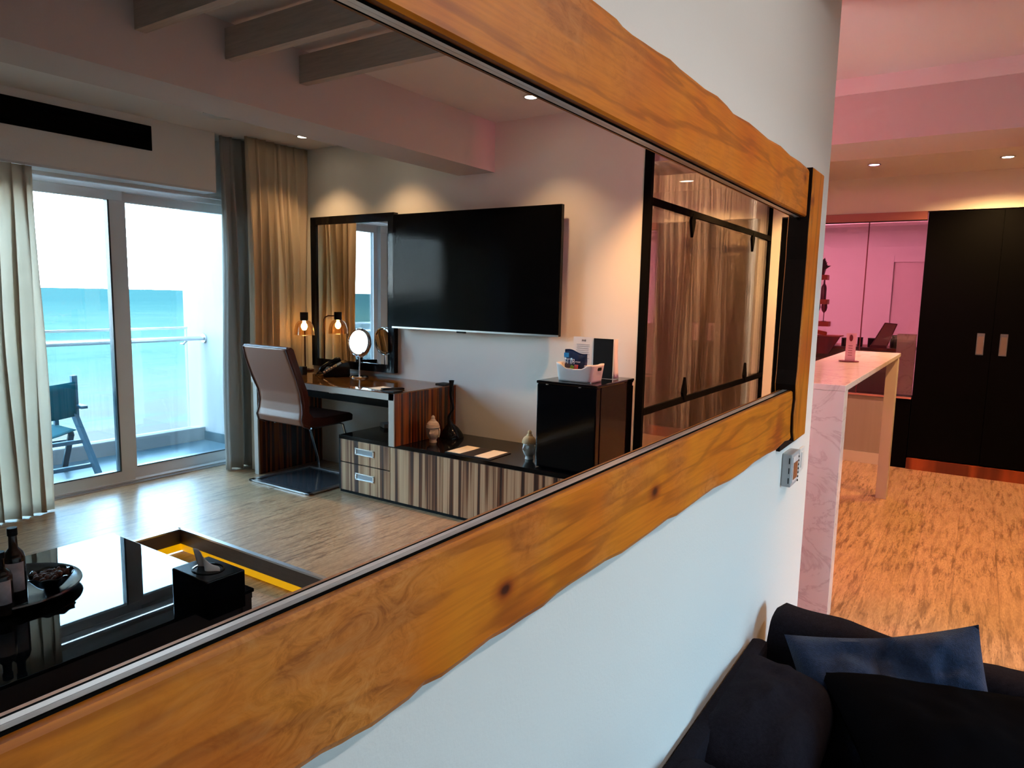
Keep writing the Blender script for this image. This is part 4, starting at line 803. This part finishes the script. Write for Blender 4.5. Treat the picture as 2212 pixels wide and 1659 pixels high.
def buddha(x, y, z, h, rz, label, mface, mcap, curls):
    t_ = thing('stone_head', label, 'figurine', (x, y, z), rz, 'serene stone heads on the low console')
    S = h / 0.18
    def g(a, b, s): return math.exp(-((a * a + b * b) / (s * s)))
    def face(u, v):
        th = 2 * PI * u; ph_ = PI * v                      # v: 0 top, 1 bottom
        rx, ry = 0.043, 0.041
        zc = 0.064 + 0.056 * math.cos(ph_)
        s = math.sin(ph_) ** 0.62
        taper = 1.0 if zc > 0.062 else 1 - 0.26 * ((0.062 - zc) / 0.05) ** 1.5
        X = rx * s * math.cos(th) * taper; Y = ry * s * math.sin(th) * taper
        if math.cos(th) > 0:
            f_ = 0.0
            f_ += 0.013 * math.exp(-(Y / 0.0058) ** 2) * math.exp(-((zc - 0.066) / 0.009) ** 2) + 0.006 * math.exp(-(Y / 0.0038) ** 2) * math.exp(-((zc - 0.080) / 0.014) ** 2)
            f_ += 0.0052 * g(Y, (zc - 0.049) * 1.8, 0.010) - 0.0040 * math.exp(-((zc - 0.049) / 0.0014) ** 2) * math.exp(-(Y / 0.011) ** 2)
            f_ += 0.0032 * g(Y, zc - 0.036, 0.009)
            for sgn in (-1, 1):
                f_ -= 0.0075 * g(Y - sgn * 0.015, (zc - 0.083) * 1.4, 0.009)
                f_ += 0.0050 * g((Y - sgn * 0.015) * .75, (zc - 0.080) * 1.9, 0.0062)
                f_ -= 0.0022 * math.exp(-((zc - 0.077) / 0.0011) ** 2) * math.exp(-((Y - sgn * 0.015) / 0.009) ** 2)
                f_ += 0.0030 * math.exp(-((zc - 0.092 + 18 * (abs(Y) - 0.015) ** 2) / 0.0022) ** 2) * math.exp(-((Y - sgn * 0.015) / 0.010) ** 2)
                f_ += 0.0020 * g(Y - sgn * 0.022, zc - 0.060, 0.011)
            X += f_
        return Vector((X, Y, zc)) * S
    B().grid(face, 72, 60, True).build('face', mface, t_, local=True)
    def cap(u, v):
        th = 2 * PI * u; e = v * PI / 2
        rx, ry = 0.0470, 0.0450
        n_ = 0.0016 * math.sin(th * 22) * math.sin(v * 40) if curls else 0.0012 * math.sin(v * 44)
        low = 0.100 if math.cos(th) > -0.2 else 0.100 - 0.045 * (-(math.cos(th) + .2) / .8)
        return Vector(((rx + n_) * math.cos(e) ** .8 * math.cos(th), (ry + n_) * math.cos(e) ** .8 * math.sin(th), low + (0.148 - low) * math.sin(e))) * S
    B().grid(cap, 96, 26, True).build('hair', mcap, t_, local=True)
    B().lathe([(0.020 * S, 0.140 * S), (0.019 * S, 0.150 * S), (0.012 * S, 0.158 * S), (0.013 * S, 0.164 * S), (0.012 * S, 0.172 * S), (0.006 * S, 0.179 * S), (0, 0.181 * S)], n=24).build('topknot', mcap, t_, local=True)
    for s in (-1, 1):
        B().tube([Vector((-0.004, s * 0.042, 0.094)) * S, Vector((-0.002, s * 0.046, 0.086)) * S, Vector((-0.003, s * 0.045, 0.066)) * S, Vector((0.0, s * 0.041, 0.036)) * S], [0.004 * S, 0.007 * S, 0.006 * S, 0.004 * S], 10).build('ear', mface, t_, local=True)
    B().lathe([(0, 0), (0.027 * S, 0), (0.024 * S, 0.010 * S), (0.024 * S, 0.030 * S), (0, 0.03 * S)], n=24).build('neck', mface, t_, local=True)
buddha(3.59, VY(3.009), 0.411, 0.182, math.atan2(0.25, -0.97), 'sand coloured serene stone head beside the twisted vase', M_stone, M_stone, False)
buddha(3.583, VY(2.235), 0.411, 0.178, math.atan2(-0.25, -0.97), 'white serene stone head with ochre curled hair beside the fridge', M_stone_w, M_stone_cap, True)

# ---------------------------------------------------------------- fridge with basket and menu
fg = thing('mini_fridge', 'gloss black mini fridge standing on the end of the low console', 'fridge', (3.68, VY(1.90), 0.41))
f0, f1 = VY(2.10), VY(1.715)
B().box(3.49, 3.925, f0, f1, 0.414, 0.916, 0.006).build('body', M_gloss_black, fg)
B().box(3.434, 3.485, f0, f1, 0.414, 0.905, 0.008).build('door', M_gloss_black, fg)
B().box(3.430, 3.93, f0 - 0.003, f1 + 0.003, 0.905, 0.922, 0.006).build('top_panel', M_gloss_black, fg)
for vv in (2.03, 1.82): B().lathe([(0, 0), (0.008, 0.002), (0.008, 0.004), (0, 0.006)], (3.432, VY(vv), 0.90), 12).build('hinge_cap', M_steel, fg)
B().box(3.905, 3.917, f1 + 0.001, f1 + 0.0025, 0.88, 0.898).build('sticker', M_white_paper, fg)
bk = thing('basket', 'white plastic basket with cut out handle standing on the black fridge', 'basket', (3.57, VY(1.895), 0.923))
def basket(u, v):
    # rounded rectangle with a dipped rim on the long sides
    a = 2 * PI * u; cx_, sy_ = math.cos(a), math.sin(a); p_ = 0.32
    X = 0.068 * abs(cx_) ** p_ * (1 if cx_ > 0 else -1); Y = 0.112 * abs(sy_) ** p_ * (1 if sy_ > 0 else -1)
    dip = 0.030 * (1 / (1 + math.exp((abs(Y) - 0.062) / 0.009))) * (1 if abs(X) > 0.05 else 0)
    k = 1 + 0.13 * v
    return Vector((3.57 + X * k, VY(1.895) + Y * k, 0.924 + v * (0.103 - dip)))
b = B().grid(basket, 140, 10, True); b.box(3.508, 3.632, VY(2.0), VY(1.79), 0.923, 0.928); b.build('tub', M_white_pl, bk, solid=0.004, smooth=True)
b = B().prism([(3.545, 1.000), (3.550, 0.990), (3.59, 0.990), (3.595, 1.000), (3.59, 1.010), (3.55, 1.010)], 'y', VY(1.772) - 0.002, VY(1.772) + 0.003); b.build('handle_slot', M_black, bk)
bg_ = thing('snack_bag', 'crumpled navy blue snack bag with white lettering in the basket', 'bag', (3.58, VY(1.93), 0.93), 0)
def bag(side):
    def f(u, v):
        y = VY(2.0) + 0.145 * u; z = 0.935 + 0.165 * v
        th_ = 0.022 * (math.sin(PI * min(1, v * 1.06)) ** .6 if 0 < v < .94 else 0.0) * (math.sin(PI * u) ** .4 if 0 < u < 1 else 0)
        wob = 0.004 * noise.noise(Vector((u * 5, v * 5, side * 3))) + 0.006 * math.sin(u * 7) * v
        return Vector((3.575 + side * th_ + wob, y, z - 0.018 * u * v + 0.006 * math.sin(u * 6) * v))
    return f
b = B().grid(bag(-1), 22, 22); b.grid(bag(1), 22, 22); bmesh.ops.remove_doubles(b.bm, verts=b.bm.verts, dist=0.0008); b.build('foil', M_bag, bg_)
text_mesh('lettering', 'RITS', 0.040, M_text_w, bg_, (3.5440, VY(1.955), 1.033), (R(90), 0, R(-90)))
text_mesh('lettering', 'vorn', 0.018, M_text_w, bg_, (3.5445, VY(1.898), 1.034), (R(90), 0, R(-90)))
B().box(3.549, 3.552, VY(1.992), VY(1.962), 1.056, 1.082).build('blue_print', M_bag_blue, bg_)
o = B().lathe([(0, 0), (0.032, 0), (0.034, 0.075), (0, 0.075)], (3.585, VY(1.835), 0.930), 24).build('snack_tub', mat('brown_tub', (0.10, 0.03, 0.02), 0.3)); 
st_ = thing('snack_tub', 'brown round tub with pale lid in the white basket', 'tub', (3.585, VY(1.835), 0.930)); o.parent = st_; o.name = 'cup'; o.data.transform(Matrix.Translation(-st_.location))
B().lathe([(0, 0.075), (0.037, 0.075), (0.037, 0.084), (0, 0.084)], (3.585, VY(1.835), 0.930), 24).build('lid', mat('pale_lid', (0.72, 0.55, 0.5), 0.4), st_)
for i, (v_, m_, z) in enumerate(((1.935, M_green, .985), (1.905, M_red, .99), (1.975, M_paper, .962), (1.95, M_paper, .955))):
    o = B().obox((3.535, VY(v_), z), (0.008, 0.024, 0.055), (R(20 * i - 20), R(10), 0.2 * i), 0.002).build('snack_bar', m_); tag(o, ['green snack bar standing in front of the navy bag', 'red snack bar standing between navy bag and tub', 'cream snack bar leaning at the window side of the basket', 'cream snack bar lying low in the basket dip'][i], 'snack', 'snack bars in the basket')
mn = thing('menu_stand', 'standing fold out menu, white printed page beside a black one', 'menu', (3.79, VY(1.92), 0.923))
B().box(3.775, 3.780, VY(2.055), VY(1.915), 0.924, 1.165).build('white_page', M_white_paper, mn)
B().box(3.770, 3.782, VY(1.915), VY(1.79), 0.924, 1.160, 0.001).build('black_page', M_black, mn)
B().grid(lambda u, v: Vector((3.783 + 0.05 * u, VY(1.79) + 0.022 * math.sin(PI * u) * (1 - v) + 0.004, 0.926 + 0.232 * v - 0.0 * u)), 8, 8).build('folded_page', M_white_paper, mn, solid=0.002)
text_mesh('heading', 'BAR', 0.016, M_text, mn, (3.7745, VY(1.985), 1.143), (R(90), 0, R(-90)))
b = B(); random.seed(7)
for k in range(9): b.box(3.7742, 3.7748, VY(2.035) + random.uniform(0, .01), VY(1.94) - random.uniform(0, .02), 1.118 - k * 0.012, 1.1205 - k * 0.012)
b.build('print', mat('grey_print', (0.3, 0.3, 0.3), 0.7), mn)

# ================================================================= coffee table in the sunken area
ZT = 0.18; KT = 0.7008; TC = Vector((0, 1.016, 1.4)); PRE = set(o.name for o in C.objects)
ti = thing('tissue_box', 'black square tissue box with a white tissue on the coffee table corner', 'tissue box', (1.53, VY(2.41), ZT))
ax = -0.0
B().box(1.448, 1.605, VY(2.520), VY(2.285), ZT + 0.001, 0.330, 0.004).build('box', M_gloss_black, ti)
B().lathe([(0.050, 0), (0.056, 0.002), (0.056, 0.003), (0.050, 0.004)], (1.525, VY(2.40), 0.329), 28, sy=1.2).build('slot_rim', M_gloss_black, ti)
def tis(u, v):
    y = VY(2.455) + u * 0.115 - 0.012 * v; x = 1.520 + 0.014 * math.sin(u * 8) * (1 - v * .4) + 0.03 * (u - .5) * v
    return Vector((x, y, 0.318 + v * (0.018 + 0.068 * max(0, 1 - u) ** 0.8 + 0.004 * math.sin(u * 14))))
B().grid(tis, 24, 10).build('tissue', M_tissue, ti, solid=0.0015)
# tray with bottles and bowl
trx, try_ = 1.13, VY(3.13)
ty_ = thing('round_tray', 'round dark tray with silver rim carrying bottles and a bowl', 'tray', (trx, try_, ZT))
B().lathe([(0, 0.012), (0.20, 0.012), (0.225, 0.030), (0.245, 0.034), (0.247, 0.028), (0.235, 0.014), (0.20, 0.001), (0, 0.001)], (trx, try_, ZT), 56).build('dish', mat('dark_pewter', (0.10, 0.11, 0.12), 0.22, 0.9), ty_)
def bottle(x, v_, h_, r, label, lab):
    t_ = thing('wine_bottle', label, 'bottle', (x, VY(v_), ZT + 0.013), 0, 'bottles on the round tray')
    B().lathe([(0, 0), (r, 0), (r, h_ * .60), (r * .85, h_ * .67), (r * .42, h_ * .74), (r * .37, h_ * .95), (r * .46, h_ * .955), (r * .46, h_), (0, h_)], (x, VY(v_), ZT + 0.013), 28).build('glass_body', M_bottle, t_)
    a0 = R(60)
    B().grid(lambda u, v: Vector((x + (r + .001) * math.cos(a0 + u * 2.0), VY(v_) + (r + .001) * math.sin(a0 + u * 2.0), ZT + 0.013 + h_ * (.18 + .38 * v))), 14, 2).build('paper_label', mat('label_' + lab, (0.45, 0.42, 0.46), 0.7, var=0.4, vscale=60), t_, solid=0.0006)
    B().lathe([(0, h_), (r * .47, h_), (r * .47, h_ * .90), (r * .44, h_ * .90)], (x, VY(v_), ZT + 0.0135), 20).build('capsule', M_black, t_)
bottle(1.100, 2.995, 0.295, 0.036, 'tall dark wine bottle with pale label at the back of the tray', 'a')
bottle(1.030, 2.93, 0.235, 0.036, 'shorter dark bottle with pink label at the tray front', 'b')
cl = B().lathe([(0, 0), (0.045, 0), (0.05, 0.01), (0.05, 0.15), (0.04, 0.19), (0.018, 0.21), (0.012, 0.222), (0, 0.225)], (1.03, VY(3.13), ZT + 0.013), 28).build('glass_carafe', M_clear); tag(cl, 'clear glass carafe at the picture edge on the round tray', 'carafe')
bw = thing('snack_bowl', 'small black bowl with wavy rim filled with dried fruit on the tray', 'bowl', (1.235, VY(3.03), ZT + 0.013))
def bowl(rad_off):
    def f(u, v):
        a = 2 * PI * u; r = (0.022 + 0.058 * v ** .7) * (1 + 0.05 * v * math.sin(9 * a)) - rad_off
        return Vector((1.235 + r * math.cos(a), VY(3.03) + r * math.sin(a), ZT + 0.013 + rad_off + (0.062 - rad_off * .5) * v + 0.003 * v * math.cos(9 * a)))
    return f
B().grid(bowl(0), 72, 10, True).build('bowl', M_bowl, bw, solid=0.003)
B().lathe([(0, 0), (0.024, 0), (0.022, 0.004), (0, 0.004)], (1.235, VY(3.03), ZT + 0.0135), 24).build('foot', M_bowl, bw)
b = B(); random.seed(11)
for k in range(46):
    a = random.uniform(0, 2 * PI); r = 0.058 * random.random() ** .5
    t0 = B(); bmesh.ops.create_icosphere(t0.bm, subdivisions=2, radius=1); b.merge(t0, Matrix.Translation((1.235 + r * math.cos(a), VY(3.03) + r * math.sin(a), ZT + 0.062 + 0.010 * random.random())) @ Euler((random.random() * 3, random.random() * 3, 0)).to_matrix().to_4x4() @ Matrix.Diagonal((.012, .009, .007, 1)))
o = b.build('dried_fruit', M_nuts, smooth=True); o['kind'] = 'stuff'; tag(o, 'dark red dried fruit heaped in the black wavy bowl', 'fruit')

# the things on the table were laid out for a lower top: bring them to the true table height and size
for o in [o for o in C.objects if o.name not in PRE and o.parent is None]:
    o.location = TC + KT * (o.location - TC) if o.type == 'EMPTY' else o.location
    done = set()
    def sc(x, off):
        if x.type == 'MESH' and x.data.name not in done:
            done.add(x.data.name); x.data.transform(Matrix.Translation(off) @ Matrix.Scale(KT, 4))
        x.location = x.location * KT if x.parent is not None else x.location
        for md in x.modifiers:
            if md.type == 'SOLIDIFY': md.thickness *= KT
        for c in x.children: sc(c, Vector((0, 0, 0)))
    sc(o, Vector((0, 0, 0)) if o.type == 'EMPTY' else TC - KT * TC)
ZT2 = 1.4 + (ZT - 1.4) * KT; ty0, ty1, tx1 = VY(3.53 * KT), VY(2.405 * KT), 1.73 * KT
tbl = thing('coffee_table', 'low black glass topped table with dark brown sides in the sunken seating area', 'table', (0.6, (ty0 + ty1) / 2, -0.14))
B().box(0.0, tx1, ty0, ty1, ZT2 - 0.010, ZT2, 0.001).build('glass_top', M_table_glass, tbl)
B().box(0.004, tx1 - 0.004, ty0 + 0.004, ty1 - 0.004, ZT2 - 0.028, ZT2 - 0.010).build('top_frame', M_table_wood, tbl)
for x in (0.005, tx1 - 0.035): B().box(x, x + 0.03, ty0 + 0.006, ty1 - 0.006, -0.138, ZT2 - 0.028).build('side_panel', M_table_wood, tbl)
B().box(0.035, tx1 - 0.035, ty1 - 0.03, ty1 - 0.01, 0.02, ZT2 - 0.028).build('front_panel', M_table_wood, tbl)
B().box(0.035, tx1 - 0.035, ty0 + 0.01, ty0 + 0.03, 0.02, ZT2 - 0.028).build('back_panel', M_table_wood, tbl)
